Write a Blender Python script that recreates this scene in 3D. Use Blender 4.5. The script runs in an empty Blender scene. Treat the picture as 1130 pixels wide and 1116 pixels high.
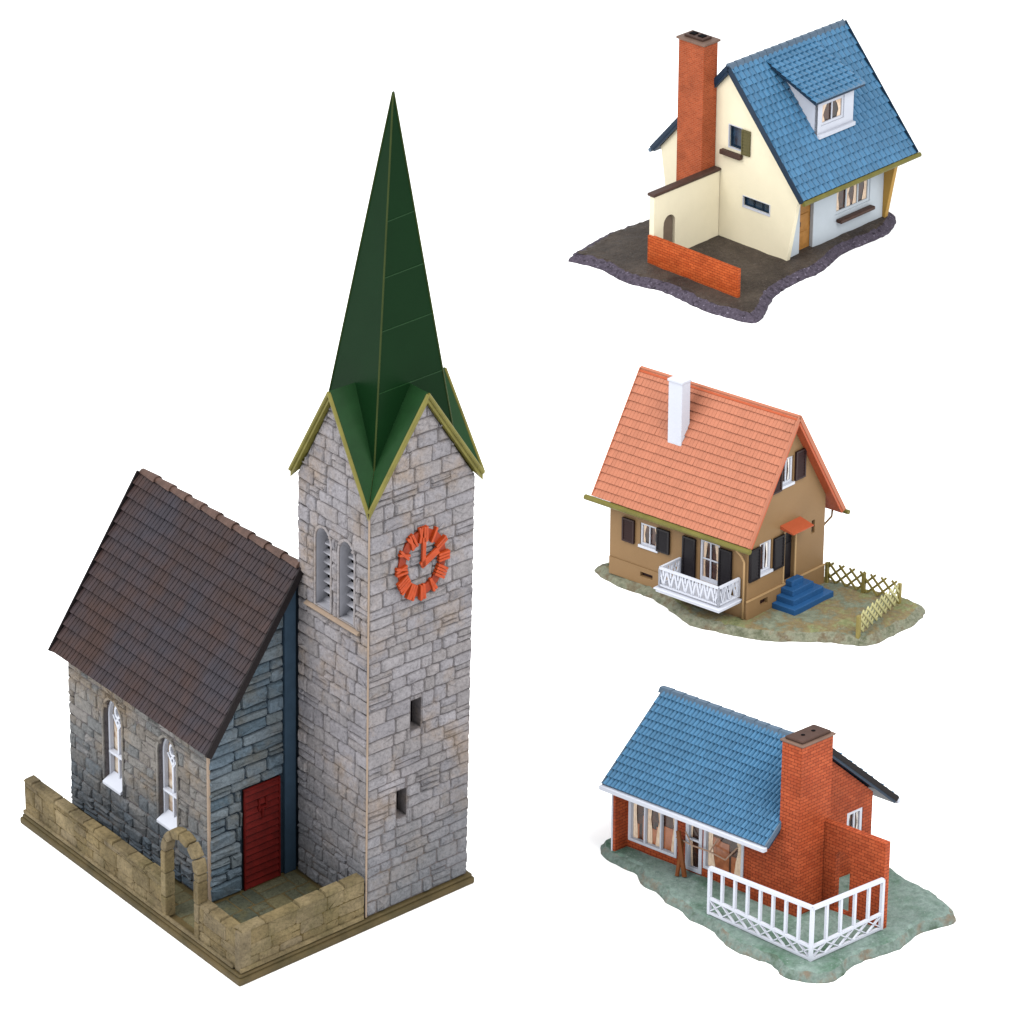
import bpy, bmesh, math, random
from mathutils import Vector, Matrix
from mathutils.geometry import tessellate_polygon, delaunay_2d_cdt, intersect_point_line
from mathutils.noise import noise as pnoise
S = bpy.context.scene
R = math.radians

# ------------------------------------------------------------------ camera, light, exposure
cam_d = bpy.data.cameras.new('camera')
cam = bpy.data.objects.new('camera', cam_d); S.collection.objects.link(cam); S.camera = cam
PITCH = R(25.6); DIST = 21.0
cam.location = (0, -DIST*math.cos(PITCH), DIST*math.sin(PITCH))
cam.rotation_euler = (math.pi/2-PITCH, 0, 0)
cam_d.sensor_width = 36; cam_d.lens = 36*4200/1130; cam_d.clip_end = 400; cam_d.clip_start = .1

W = bpy.data.worlds.new('World'); S.world = W; W.use_nodes = True
W.node_tree.nodes['Background'].inputs[0].default_value = (.93, .97, 1, 1)
W.node_tree.nodes['Background'].inputs[1].default_value = .94      # the white studio tent round the table

def area_lamp(name, loc, target, size, energy, color):
    l = bpy.data.lights.new(name, 'AREA'); l.shape = 'SQUARE'; l.size = size; l.energy = energy; l.color = color
    o = bpy.data.objects.new(name, l); S.collection.objects.link(o); o.location = loc
    o.rotation_euler = (Vector(target)-Vector(loc)).to_track_quat('-Z', 'Y').to_euler()
    return o
area_lamp('softbox_key', (7, -9, 13), (0, 0, 0), 9, 2200, (1, .97, .92))
area_lamp('softbox_fill', (-9, -6, 12), (0, 0, 0), 9, 2100, (1, .98, .95))
S.view_settings.view_transform = 'Standard'; S.view_settings.look = 'None'
S.view_settings.exposure = 0.35; S.view_settings.gamma = 1

# ------------------------------------------------------------------ materials
def lin(c):
    return tuple(((x/255)/12.92 if x/255 <= .04045 else ((x/255+.055)/1.055)**2.4) for x in c)
def col(r, g, b, k=.62):
    l = lin((r, g, b)); k *= .90; p = 1.17; return (l[0]**p*k, l[1]**p*k, l[2]**p*k, 1)
class NT:
    def __init__(s, name):
        s.m = bpy.data.materials.new(name); s.m.use_nodes = True; s.t = s.m.node_tree
        s.b = s.t.nodes['Principled BSDF']
    def n(s, typ, **kw):
        nd = s.t.nodes.new(typ)
        for k, v in kw.items():
            if isinstance(k, str) and k.startswith('i_'): nd.inputs[k[2:].replace('_', ' ')].default_value = v
            else: setattr(nd, k, v)
        return nd
    def l(s, a, b): s.t.links.new(a, b)
    def mix(s, fac, a, b, typ='MIX'):
        m = s.n('ShaderNodeMix', data_type='RGBA', blend_type=typ)
        for sock, val in ((m.inputs[0], fac), (m.inputs[6], a), (m.inputs[7], b)):
            if hasattr(val, 'links') or isinstance(val, bpy.types.NodeSocket): s.l(val, sock)
            else: sock.default_value = val
        return m.outputs[2]
    def noise(s, scale, detail=4, rough=.6, vec=None):
        n = s.n('ShaderNodeTexNoise', i_Scale=scale, i_Detail=detail, i_Roughness=rough)
        if vec is None: vec = s.coord()
        s.l(vec, n.inputs['Vector']); return n.outputs['Fac']
    def coord(s):
        if not hasattr(s, '_c'): s._c = s.n('ShaderNodeTexCoord')
        return s._c.outputs['Object']
    def uv(s):
        s.coord(); return s._c.outputs['UV']
    def ramp(s, fac, *stops):
        r = s.n('ShaderNodeValToRGB'); e = r.color_ramp.elements
        while len(e) < len(stops): e.new(.5)
        for i, (p, c) in enumerate(stops):
            e[i].position = p; e[i].color = c if len(c) == 4 else (*c, 1)
        s.l(fac, r.inputs[0]); return r.outputs[0]
    def bump(s, h, strength, dist=.003, prev=None):
        b = s.n('ShaderNodeBump'); b.inputs['Strength'].default_value = strength; b.inputs['Distance'].default_value = dist
        s.l(h, b.inputs['Height'])
        if prev is not None: s.l(prev, b.inputs['Normal'])
        s.l(b.outputs[0], s.b.inputs['Normal']); return b.outputs[0]
G = (.0, .0, .0, 1); WH = (1, 1, 1, 1)
def plastic(name, c, rough=.45, spec=.35, var=.12, vs=14, bump=.15, bs=60, tint=0., c2=None, c2s=4):
    t = NT(name); base = c
    if c2 is not None:
        f = t.ramp(t.noise(c2s, 5, .65), (.38, G), (.64, WH)); base = t.mix(f, c, c2)
    n = t.noise(vs, 5)
    f = t.ramp(n, (.3, (1-var,)*3), (.7, (1+var*.6,)*3)); out = t.mix(1., base, f, 'MULTIPLY')
    if tint:
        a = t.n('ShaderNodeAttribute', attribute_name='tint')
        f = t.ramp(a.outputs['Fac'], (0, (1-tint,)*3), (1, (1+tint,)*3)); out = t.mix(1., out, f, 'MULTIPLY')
    t.l(out, t.b.inputs['Base Color'])
    t.b.inputs['Roughness'].default_value = rough; t.b.inputs['Specular IOR Level'].default_value = spec*.42
    if bump: t.bump(t.noise(bs, 5, .65), bump)
    return t.m
def stone(name, stops, stain=None, mott=(.86, 1.12), bump=.75, rough=.75, k=.62, lo=None):
    """tinted per stone by the face attribute, mottled, dirt wash and painted crevice shade in the pits, moulded roughness"""
    t = NT(name)
    a = t.n('ShaderNodeAttribute', attribute_name='tint')
    base = t.ramp(a.outputs['Fac'], *[(i/(len(stops)-1), col(*c, k)) for i, c in enumerate(stops)])
    n1 = t.noise(5.5, 4); base = t.mix(1., base, t.ramp(n1, (.3, (mott[0],)*3), (.7, (mott[1],)*3)), 'MULTIPLY')
    if stain: base = t.mix(t.ramp(t.noise(3.1, 5, .7), (.50, G), (.68, (.8,)*3)), base, col(*stain, k))
    if lo:  # bluish shade painted into the stone colour towards the foot
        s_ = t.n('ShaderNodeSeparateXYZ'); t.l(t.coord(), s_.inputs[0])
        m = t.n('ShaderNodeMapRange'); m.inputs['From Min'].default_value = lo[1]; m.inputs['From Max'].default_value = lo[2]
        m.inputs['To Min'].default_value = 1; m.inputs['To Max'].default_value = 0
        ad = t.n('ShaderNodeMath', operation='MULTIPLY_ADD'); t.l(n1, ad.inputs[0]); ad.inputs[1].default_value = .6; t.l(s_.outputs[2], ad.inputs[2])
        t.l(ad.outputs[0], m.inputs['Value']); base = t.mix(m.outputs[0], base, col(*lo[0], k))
    fine = t.noise(60, 6, .8)
    base = t.mix(1., base, t.ramp(fine, (.34, (.60,)*3), (.5, (1.,)*3), (.72, (1.28,)*3)), 'MULTIPLY')  # darkens the pits: dirt wash plus crevice shade put into the colour
    t.l(base, t.b.inputs['Base Color'])
    t.b.inputs['Roughness'].default_value = rough; t.b.inputs['Specular IOR Level'].default_value = .08
    p = t.bump(t.noise(26, 5, .6), bump, .008); t.bump(fine, bump*.8, .004, p)
    return t.m
def brick(name, c1, c2, mortar, bw=.03, bh=.0125, k=.62, rough=.55):
    t = NT(name)
    b = t.n('ShaderNodeTexBrick'); t.l(t.uv(), b.inputs['Vector'])
    b.inputs['Color1'].default_value = col(*c1, k); b.inputs['Color2'].default_value = col(*c2, k); b.inputs['Mortar'].default_value = col(*mortar, k)
    b.inputs['Scale'].default_value = 1; b.inputs['Brick Width'].default_value = bw; b.inputs['Row Height'].default_value = bh
    b.inputs['Mortar Size'].default_value = .0013; b.inputs['Mortar Smooth'].default_value = .6; b.inputs['Bias'].default_value = -.2
    out = t.mix(1., b.outputs['Color'], t.ramp(t.noise(9, 5), (.3, (.82,)*3), (.7, (1.15,)*3)), 'MULTIPLY')
    t.l(out, t.b.inputs['Base Color']); t.b.inputs['Roughness'].default_value = rough; t.b.inputs['Specular IOR Level'].default_value = .08
    inv = t.n('ShaderNodeMath', operation='SUBTRACT'); inv.inputs[0].default_value = 1; t.l(b.outputs['Fac'], inv.inputs[1])
    p = t.bump(inv.outputs[0], .8, .004); t.bump(t.noise(90, 3), .2, .003, p)
    return t.m
def ground_mat(name, stops, k=.62, scale=3.5, bump=.8, rough=.8, speck=None):
    t = NT(name)
    base = t.ramp(t.noise(scale, 6, .68), *[(p, col(*c, k)) for p, c in stops])
    base = t.mix(1., base, t.ramp(t.noise(38, 6, .75), (.3, (.72,)*3), (.7, (1.25,)*3)), 'MULTIPLY')
    if speck: base = t.mix(t.ramp(t.noise(55, 3, .8), (.60, G), (.68, (.8,)*3)), base, col(*speck, k))
    t.l(base, t.b.inputs['Base Color']); t.b.inputs['Roughness'].default_value = rough; t.b.inputs['Specular IOR Level'].default_value = .08
    p = t.bump(t.noise(22, 6, .7), bump, .010); t.bump(t.noise(90, 4, .7), bump*.6, .004, p)
    return t.m
def curtain(name, stops, scale=16, k=.8):
    t = NT(name)
    mp = t.n('ShaderNodeMapping'); mp.inputs['Scale'].default_value = (1, 1, .75); t.l(t.coord(), mp.inputs[0])
    base = t.ramp(t.noise(scale, 2.5, .55, mp.outputs[0]), *[(p, col(*c, k)) for p, c in stops])
    t.l(base, t.b.inputs['Base Color']); t.b.inputs['Roughness'].default_value = .18
    return t.m

M = {}
M['white'] = plastic('white_plastic', col(232, 236, 248, .56), .4, .35, .03, 10, .08)
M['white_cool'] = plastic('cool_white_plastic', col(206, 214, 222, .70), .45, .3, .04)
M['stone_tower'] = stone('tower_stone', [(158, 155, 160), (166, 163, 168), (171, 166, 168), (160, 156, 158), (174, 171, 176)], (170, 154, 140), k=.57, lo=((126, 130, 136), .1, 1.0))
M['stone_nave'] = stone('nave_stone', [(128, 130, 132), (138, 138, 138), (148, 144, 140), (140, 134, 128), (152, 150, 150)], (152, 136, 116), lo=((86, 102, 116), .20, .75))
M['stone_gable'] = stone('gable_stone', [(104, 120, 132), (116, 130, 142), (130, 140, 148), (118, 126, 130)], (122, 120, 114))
M['stone_wall'] = stone('yard_wall_stone', [(134, 120, 92), (144, 130, 100), (138, 126, 104), (152, 138, 110), (126, 114, 90)], (112, 104, 76), mott=(.55, 1.35), k=.60)
M['flag'] = stone('flagstone', [(96, 96, 80), (112, 112, 94), (92, 96, 84), (124, 118, 92)], (120, 112, 74), k=.6)
M['mortar'] = stone('mortar_wash', [(124, 119, 121), (124, 119, 121)], (138, 124, 110), bump=.4)
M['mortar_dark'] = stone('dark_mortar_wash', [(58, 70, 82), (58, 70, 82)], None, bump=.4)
M['mortar_wall'] = stone('brown_mortar_wash', [(104, 90, 60), (104, 90, 60)], (96, 88, 52), bump=.4)
M['slate_panel'] = plastic('slate_blue_plastic', col(70, 90, 108), .55, .3, .15)
M['slab'] = plastic('slab_edge', col(116, 102, 72), .6, .3, .25, 8, .5, 40, c2=col(92, 84, 58), c2s=5)
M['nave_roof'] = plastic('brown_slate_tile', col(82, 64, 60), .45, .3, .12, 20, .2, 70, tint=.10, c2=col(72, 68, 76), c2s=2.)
M['nave_ridge'] = plastic('ridge_tile_brown', col(112, 90, 82), .5, .35, .35, 30, .6)
M['under'] = plastic('dark_underside', col(44, 38, 40), .6, .3)
M['spire'] = plastic('dark_green_plastic', col(26, 58, 32, .62), .40, .10, .12, 3, .03, 30)
M['green_roof'] = plastic('green_gable_roof', col(44, 80, 48, .62), .4, .2, .2, 8, .1)
M['olive'] = plastic('olive_edge_plastic', col(136, 130, 72), .45, .3, .25, 9, .2)
M['olive_dark'] = plastic('deep_olive_plastic', col(72, 84, 46), .45, .2, .2, 6, .08)
M['clock'] = plastic('orange_plastic', col(198, 90, 46, .62), .35, .4, .2, 30, .15)
M['door_red'] = plastic('oxide_red_plastic', col(116, 34, 30), .5, .3, .3, 20, .2)
M['reveal'] = plastic('pale_reveal', col(190, 190, 198), .6, .2, .15)
M['surround'] = stone('surround_stone', [(170, 164, 160), (178, 172, 168)], (160, 150, 138), bump=.3)
M['black'] = plastic('black_opening', col(18, 18, 24), .7, .1, 0, 5, 0)
M['edge'] = plastic('pinkish_edge', col(176, 158, 142), .6, .25, .1)
M['blue_tile'] = plastic('blue_glazed_tile', col(88, 138, 174, .66), .24, .8, .08, 6, .05, 50, tint=.10)
M['blue_edge'] = plastic('dark_blue_edge', col(48, 70, 92), .45, .4, .1)
M['ridge_grey'] = plastic('grey_blue_ridge', col(112, 132, 152), .45, .4, .12)
M['orange_tile'] = plastic('salmon_tile', col(220, 150, 122, .50), .5, .3, .06, 5, .1, 60, tint=.05)
M['orange_edge'] = plastic('bright_orange_plastic', col(214, 118, 82, .52), .45, .35, .06)
M['cream'] = plastic('cream_render', col(240, 232, 208, .77), .55, .25, .04, 7, .22, 35)
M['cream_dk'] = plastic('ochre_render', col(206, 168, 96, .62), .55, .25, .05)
M['brick1'] = brick('orange_brick', (192, 104, 68), (172, 88, 54), (216, 148, 112))
M['brick1w'] = brick('bright_orange_brick', (216, 116, 66), (196, 96, 50), (146, 56, 30), .042, .0175)
M['brick3'] = brick('red_brown_brick', (196, 106, 70), (176, 88, 56), (128, 56, 38), .034, .0165)
M['cap'] = plastic('dark_brown_cap', col(98, 76, 68), .5, .35, .25, 15, .3)
M['cap_rim'] = plastic('brown_cap_rim', col(140, 116, 104), .5, .35, .2, 15, .3)
M['taupe'] = plastic('taupe_render', col(162, 133, 98, .61), .5, .3, .05, 6, .15, 45)
M['taupe_lt'] = plastic('light_taupe_trim', col(196, 166, 126, .64), .5, .3, .05)
M['shutter'] = plastic('near_black_shutter', col(44, 40, 46), .4, .4, .1)
M['shutter_br'] = plastic('dark_brown_shutter', col(66, 44, 44), .45, .4, .1)
M['steps'] = plastic('blue_step_plastic', col(58, 108, 158), .42, .4, .08)
M['wood'] = plastic('brown_wood', col(150, 96, 58), .5, .3, .2, 20, .3)
M['door_wood'] = plastic('ochre_door', col(196, 146, 84), .5, .3, .2, 20, .2)
M['fence'] = plastic('olive_fence', col(160, 148, 92), .5, .3, .2, 12, .2)
M['fence_lt'] = plastic('pale_olive_fence', col(200, 196, 148), .5, .3, .2, 12, .2)
M['shutter_olive'] = plastic('olive_shutter', col(118, 112, 78), .5, .3, .1)
M['glass_dark'] = curtain('dark_window_glass', [(.35, (22, 30, 42)), (.6, (58, 84, 108)), (.75, (30, 40, 52))], 9, .6)
M['glass_warm'] = curtain('warm_printed_curtain', [(.34, (58, 30, 24)), (.45, (150, 92, 56)), (.56, (206, 160, 122)), (.68, (96, 54, 38))], 15)
M['glass_pale'] = curtain('pale_printed_curtain', [(.30, (120, 96, 84)), (.45, (206, 186, 166)), (.58, (228, 216, 200)), (.7, (170, 140, 116))], 15)
M['glass_scene'] = curtain('printed_interior', [(.30, (78, 44, 36)), (.40, (146, 98, 76)), (.50, (214, 178, 150)), (.60, (176, 120, 92)), (.72, (236, 214, 190))], 20)
M['ground1'] = ground_mat('dark_earth', [(.35, (78, 70, 66)), (.6, (106, 96, 88)), (.7, (90, 82, 78))], bump=1.3, rough=.5, speck=(128, 118, 112))
M['rim1'] = ground_mat('purple_rock_rim', [(.35, (72, 66, 76)), (.5, (112, 104, 118)), (.65, (84, 78, 90))], scale=22, bump=1., speck=(176, 168, 186))
M['ground2'] = ground_mat('mossy_ground', [(.34, (128, 134, 98)), (.44, (152, 156, 118)), (.52, (150, 134, 104)), (.6, (138, 146, 130)), (.7, (164, 166, 146))], scale=5, speck=(160, 168, 146))
M['rim2'] = ground_mat('mossy_rock_rim', [(.35, (112, 116, 96)), (.5, (154, 156, 138)), (.65, (132, 120, 100))], scale=14, speck=(160, 160, 150))
M['ground3'] = ground_mat('blue_green_ground', [(.34, (104, 134, 116)), (.46, (134, 156, 146)), (.56, (154, 172, 166)), (.7, (118, 142, 130))], scale=4.5, bump=.6, speck=(168, 182, 180))
M['rim3'] = ground_mat('blue_green_rock_rim', [(.35, (108, 126, 112)), (.5, (144, 160, 154)), (.65, (144, 134, 120))], scale=10, bump=.7)

# ------------------------------------------------------------------ frames and mesh building
class Frame:
    """local x runs along the right-hand face, y along the left-hand face, z up"""
    def __init__(s, O, rot, phi, k=0.):
        s.O = Vector((O[0], O[1], 0)); s.rot = R(rot); s.phi = R(phi); s.k = k
    def world(s, p):
        x, y, z = p
        a, b = x+y*math.cos(s.phi), y*math.sin(s.phi)
        c, d = math.cos(s.rot), math.sin(s.rot)
        return Vector((s.O.x+c*a-d*b+s.k*z, s.O.y+d*a+c*b, z))
class Node:
    def __init__(s, o, root_loc, fr): s.o, s.loc, s.fr = o, root_loc, fr
def thing(fr, name, label, cat, base=(0, 0, 0), group=None):
    o = bpy.data.objects.new(name, None); S.collection.objects.link(o); o.empty_display_size = .1
    o.location = fr.world(base); o.rotation_euler = (0, 0, fr.rot)
    o['label'] = label; o['category'] = cat
    if group: o['group'] = group
    return Node(o, fr.world(base), fr)
class MB:
    def __init__(s): s.v = []; s.f = []; s.uv = []; s.t = []; s.m = []; s.d = {}
    def vi(s, p):
        k = (round(p[0], 5), round(p[1], 5), round(p[2], 5))
        if k not in s.d: s.d[k] = len(s.v); s.v.append(tuple(p))
        return s.d[k]
    def face(s, pts, t=.5, m=0, uv=None):
        ids = [s.vi(p) for p in pts]
        if len(set(ids)) < 3: return
        if len(set(ids)) != len(ids):
            seen = []; [seen.append(i) for i in ids if i not in seen]; ids = seen; pts = [s.v[i] for i in ids]; uv = None
        if uv is None:
            P = [Vector(p) for p in pts]; n = Vector((0, 0, 0))
            for i in range(len(P)): n += P[i].cross(P[(i+1) % len(P)])
            a = [abs(c) for c in n]
            if a[2] > max(a[0], a[1]): uv = [(p[0], p[1]) for p in pts]
            elif a[0] > a[1]: uv = [(p[1], p[2]) for p in pts]
            else: uv = [(p[0], p[2]) for p in pts]
        s.f.append(ids); s.uv.append(uv); s.t.append(t); s.m.append(m)
    def box(s, x0, x1, y0, y1, z0, z1, m=0, t=.5):
        p = [(x, y, z) for z in (z0, z1) for y in (y0, y1) for x in (x0, x1)]
        for q in ((0, 1, 3, 2), (4, 6, 7, 5), (0, 4, 5, 1), (2, 3, 7, 6), (0, 2, 6, 4), (1, 5, 7, 3)): s.face([p[i] for i in q], t, m)
        return s
    def hexa(s, bot, top, m=0, t=.5):
        n = len(bot); s.face(bot[::-1], t, m); s.face(top, t, m)
        for i in range(n): j = (i+1) % n; s.face([bot[i], bot[j], top[j], top[i]], t, m)
        return s
    def plate(s, outer, holes, fm, t0, t1, m=0, mside=None, t=.5):
        loops = [outer]+list(holes); flat = [p for l in loops for p in l]
        tris = tessellate_polygon([[Vector((p[0], p[1], 0)) for p in l] for l in loops])
        for tr in tris:
            for tt in (t0, t1): s.face([fm(flat[i][0], flat[i][1], tt) for i in tr], t, m)
        for l in loops:
            for i in range(len(l)):
                a, b = l[i], l[(i+1) % len(l)]
                s.face([fm(*a, t0), fm(*b, t0), fm(*b, t1), fm(*a, t1)], t, m if mside is None else mside)
        return s
    def bar(s, p, q, w, h=None, up=(0, 0, 1), m=0, t=.5):
        h = w if h is None else h
        p, q, up = Vector(p), Vector(q), Vector(up); d = (q-p).normalized()
        if abs(d.dot(up)) > .95: up = Vector((1, 0, 0))
        a = d.cross(up).normalized()*(w/2); b = a.cross(d).normalized()*(h/2)
        s.hexa([tuple(p+i*a+j*b) for i, j in ((-1, -1), (1, -1), (1, 1), (-1, 1))], [tuple(q+i*a+j*b) for i, j in ((-1, -1), (1, -1), (1, 1), (-1, 1))], m, t)
        return s
    def tube(s, pts, r, n=8, m=0, half=None):
        rings = []
        for i, p in enumerate(pts):
            p = Vector(p); d = (Vector(pts[min(i+1, len(pts)-1)])-Vector(pts[max(i-1, 0)])).normalized()
            up = Vector((.31, .92, .13)) if abs(d.y) < .8 else Vector((.2, .1, .97))
            a = d.cross(up).normalized(); b = a.cross(d)
            rings.append([tuple(p+r*(math.cos(2*math.pi*k/n)*a+math.sin(2*math.pi*k/n)*b)) for k in range(n)])
        for i in range(len(rings)-1):
            for k in range(n): j = (k+1) % n; s.face([rings[i][k], rings[i][j], rings[i+1][j], rings[i+1][k]], .5, m)
        s.face(rings[0][::-1], .5, m); s.face(rings[-1], .5, m)
        return s
    def build(s, name, mats, parent, fr=None, bevel=0, smooth=False, seg=1, recalc=True):
        if not isinstance(mats, (list, tuple)): mats = [mats]
        fr = fr or parent.fr; loc = parent.loc; Ri = Matrix.Rotation(-fr.rot, 3, 'Z')
        me = bpy.data.meshes.new(name)
        me.from_pydata([tuple(Ri @ (fr.world(p)-loc)) for p in s.v], [], s.f)
        ul = me.uv_layers.new(name='UVMap'); k = 0
        for uv in s.uv:
            for c in uv: ul.data[k].uv = c; k += 1
        at = me.attributes.new('tint', 'FLOAT', 'FACE')
        for i, t in enumerate(s.t): at.data[i].value = t
        for i, m in enumerate(s.m): me.polygons[i].material_index = m
        for m in mats: me.materials.append(m)
        if recalc:
            bm = bmesh.new(); bm.from_mesh(me); bmesh.ops.recalc_face_normals(bm, faces=bm.faces[:]); bm.to_mesh(me); bm.free()
        if smooth: me.polygons.foreach_set('use_smooth', [True]*len(me.polygons))
        o = bpy.data.objects.new(name, me); S.collection.objects.link(o); o.parent = parent.o
        if bevel:
            b = o.modifiers.new('bevel', 'BEVEL'); b.width = bevel; b.segments = seg; b.limit_method = 'ANGLE'; b.angle_limit = R(40)
        return Node(o, parent.loc, parent.fr)
def fx(x0, s=-1): return lambda a, z, t: (x0+s*t, a, z)      # a wall lying in x = x0, outward along s
def fy(y0, s=-1): return lambda a, z, t: (a, y0+s*t, z)
def rect(a0, a1, z0, z1): return [(a0, z0), (a1, z0), (a1, z1), (a0, z1)]
def arch(a0, a1, z0, zs, zt, n=10, pointed=False):
    c, r = (a0+a1)/2, (a1-a0)/2; pts = [(a0, z0), (a1, z0)]
    for i in range(n+1):
        th = math.pi*i/n; x = c+r*math.cos(th); h = math.sin(th)
        if pointed: h = 1-abs(math.cos(th))**1.6
        pts.append((x, zs+(zt-zs)*h))
    return pts

def clip_half(poly, a, b):
    """keep the side left of a->b"""
    out = []; ex, ey = b[0]-a[0], b[1]-a[1]
    def sd(p): return ex*(p[1]-a[1])-ey*(p[0]-a[0])
    for i in range(len(poly)):
        p, q = poly[i], poly[(i+1) % len(poly)]; sp, sq = sd(p), sd(q)
        if sp >= 0: out.append(p)
        if sp*sq < 0: k = sp/(sp-sq); out.append((p[0]+k*(q[0]-p[0]), p[1]+k*(q[1]-p[1])))
    return out
def clip_poly(poly, region):
    for i in range(len(region)):
        if len(poly) < 3: return []
        poly = clip_half(poly, region[i], region[(i+1) % len(region)])
    return poly
def area(p): return .5*sum(p[i][0]*p[(i+1) % len(p)][1]-p[(i+1) % len(p)][0]*p[i][1] for i in range(len(p)))
def inset(poly, d):
    n = len(poly); out = []
    for i in range(n):
        p0, p, p1 = poly[i-1], poly[i], poly[(i+1) % n]
        def nr(a, b):
            x, y = b[0]-a[0], b[1]-a[1]; l = math.hypot(x, y) or 1e-9; return (-y/l, x/l)
        n1, n2 = nr(p0, p), nr(p, p1); k = 1+n1[0]*n2[0]+n1[1]*n2[1]; k = max(k, .5)
        out.append((p[0]+(n1[0]+n2[0])*d/k, p[1]+(n1[1]+n2[1])*d/k))
    return out
def subtract(rects, h):
    out = []
    for (a, b, c, d) in rects:
        if b <= h[0] or a >= h[1] or d <= h[2] or c >= h[3]: out.append((a, b, c, d)); continue
        if a < h[0]: out.append((a, h[0], c, d))
        if b > h[1]: out.append((h[1], b, c, d))
        lo, hi = max(a, h[0]), min(b, h[1])
        if c < h[2]: out.append((lo, hi, c, h[2]))
        if d > h[3]: out.append((lo, hi, h[3], d))
    return [r for r in out if r[1]-r[0] > .012 and r[3]-r[2] > .010]
def masonry(mb, region, holes, fm, seed, rowh=.05, sw=.09, relief=.010, gap=.0019, rough=.35, m=0):
    """irregular coursed stones, each a low pillow standing proud of the backing"""
    rg = random.Random(seed)
    a0, a1 = min(p[0] for p in region), max(p[0] for p in region); z0, z1 = min(p[1] for p in region), max(p[1] for p in region)
    rects = []; z = z0
    while z < z1-.008:
        h = min(rowh*rg.uniform(.72, 1.35), z1-z)
        if z1-z-h < rowh*.4: h = z1-z
        a = a0
        while a < a1-.005:
            w = sw*rg.uniform(.5, 1.5)
            if a1-a-w < sw*.4: w = a1-a
            q = rg.random()
            if q < .16 and h > .04:
                k = rg.uniform(.4, .6); rects += [(a, a+w, z, z+h*k), (a, a+w, z+h*k, z+h)]
            else: rects.append((a, a+w, z, z+h))
            a += w
        z += h
    for h in holes: rects = subtract(rects, h)
    for (a, b, c, d) in rects:
        a += gap; b -= gap; c += gap; d -= gap
        if b-a < .006 or d-c < .006: continue
        q = min(.008, (b-a)*.2, (d-c)*.2)
        j = lambda s=1.: rg.uniform(-.0028, .0028)*s
        P = []
        for (x, y) in ((a+q, c), ((a+b)/2, c), (b-q, c), (b, c+q), (b, d-q), (b-q, d), ((a+b)/2, d), (a+q, d), (a, d-q), (a, c+q)): P.append((x+j(), y+j()))
        P = clip_poly(P, region)
        if len(P) < 3 or area(P) < 8e-5: continue
        t = rg.random(); hh = relief*rg.uniform(.65, 1.25)
        mn = min(b-a, d-c)
        r1 = inset(P, min(.0035, mn*.15)); r2 = inset(P, min(.011, mn*.33))
        cx, cy = sum(p[0] for p in P)/len(P), sum(p[1] for p in P)/len(P)
        A = [fm(*p, 0) for p in P]; B = [fm(*p, hh*(.62+rg.uniform(-.15, .15))) for p in r1]; C = [fm(*p, hh*(1+rg.uniform(-rough, rough))) for p in r2]
        ce = fm(cx, cy, hh*rg.uniform(.9, 1.25))
        n = len(P)
        for i in range(n):
            k = (i+1) % n
            mb.face([A[i], A[k], B[k], B[i]], t, m); mb.face([B[i], B[k], C[k], C[i]], t, m); mb.face([C[i], C[k], ce], t, m)
    return mb
def tile_sheet(mb, P0, U, V, L, H, cols, rows, style, seed, n_off=.002, top=None, clip=None):
    """tiles laid in courses from the eave (P0, along U for L) up the slope (V for H); normal is N"""
    U, V = Vector(U).normalized(), Vector(V).normalized(); N = U.cross(V).normalized()
    if N.z < 0: N = -N
    P0 = Vector(P0); rg = random.Random(seed); cw, rh = L/cols, H/rows
    for j in range(rows):
        off = .5*cw if j % 2 else 0
        v0 = j*rh; v1 = min((j+1)*rh+.004, H)
        i = -1
        while True:
            u0 = i*cw+off; u1 = u0+cw; i += 1
            if u0 >= L-1e-6: break
            if u1 <= 1e-6: continue
            a, b = max(u0, 0), min(u1, L)
            if b-a < .002: continue
            t = rg.random()
            if style == 'roll': prof = [(0, -.004), (.08, .003), (.28, .0085), (.5, .0105), (.72, .0085), (.92, .003), (1, -.004)]; st = .008
            elif style == 'pan': prof = [(0, 0), (.12, .004), (.35, .006), (.6, .0045), (.85, .001), (1, 0)]; st = .007
            elif style == 'flatb': prof = [(0, -.004), (.10, .002), (.90, .002), (1, -.004)]; st = .016
            else: prof = [(0, -.001), (.06, .0006), (.94, .0006), (1, -.001)]; st = .0085
            st *= rg.uniform(.85, 1.15); dz = rg.uniform(-.0004, .0004)
            lo, hi, fl = [], [], []
            for s_, h_ in prof:
                u = u0+(u1-u0)*s_; u = min(max(u, a), b)
                lo.append(tuple(P0+U*u+V*(v0+rg.uniform(0, .0015))+N*(n_off+h_+st+dz))); hi.append(tuple(P0+U*u+V*v1+N*(n_off+h_*.9+dz)))
                fl.append(tuple(P0+U*u+V*v0+N*0))
            for k in range(len(prof)-1):
                mb.face([lo[k], lo[k+1], hi[k+1], hi[k]], t); mb.face([fl[k], fl[k+1], lo[k+1], lo[k]], t*.3)  # front lips tinted darker: the shade line of each course painted in
    return mb
def roof_slab(mb, P0, U, V, L, H, th, m=0):
    U, V = Vector(U).normalized(), Vector(V).normalized(); N = U.cross(V).normalized()
    if N.z < 0: N = -N
    P0 = Vector(P0); c = [P0, P0+U*L, P0+U*L+V*H, P0+V*H]
    mb.hexa([tuple(p-N*th) for p in c], [tuple(p) for p in c], m)
    return mb

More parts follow.
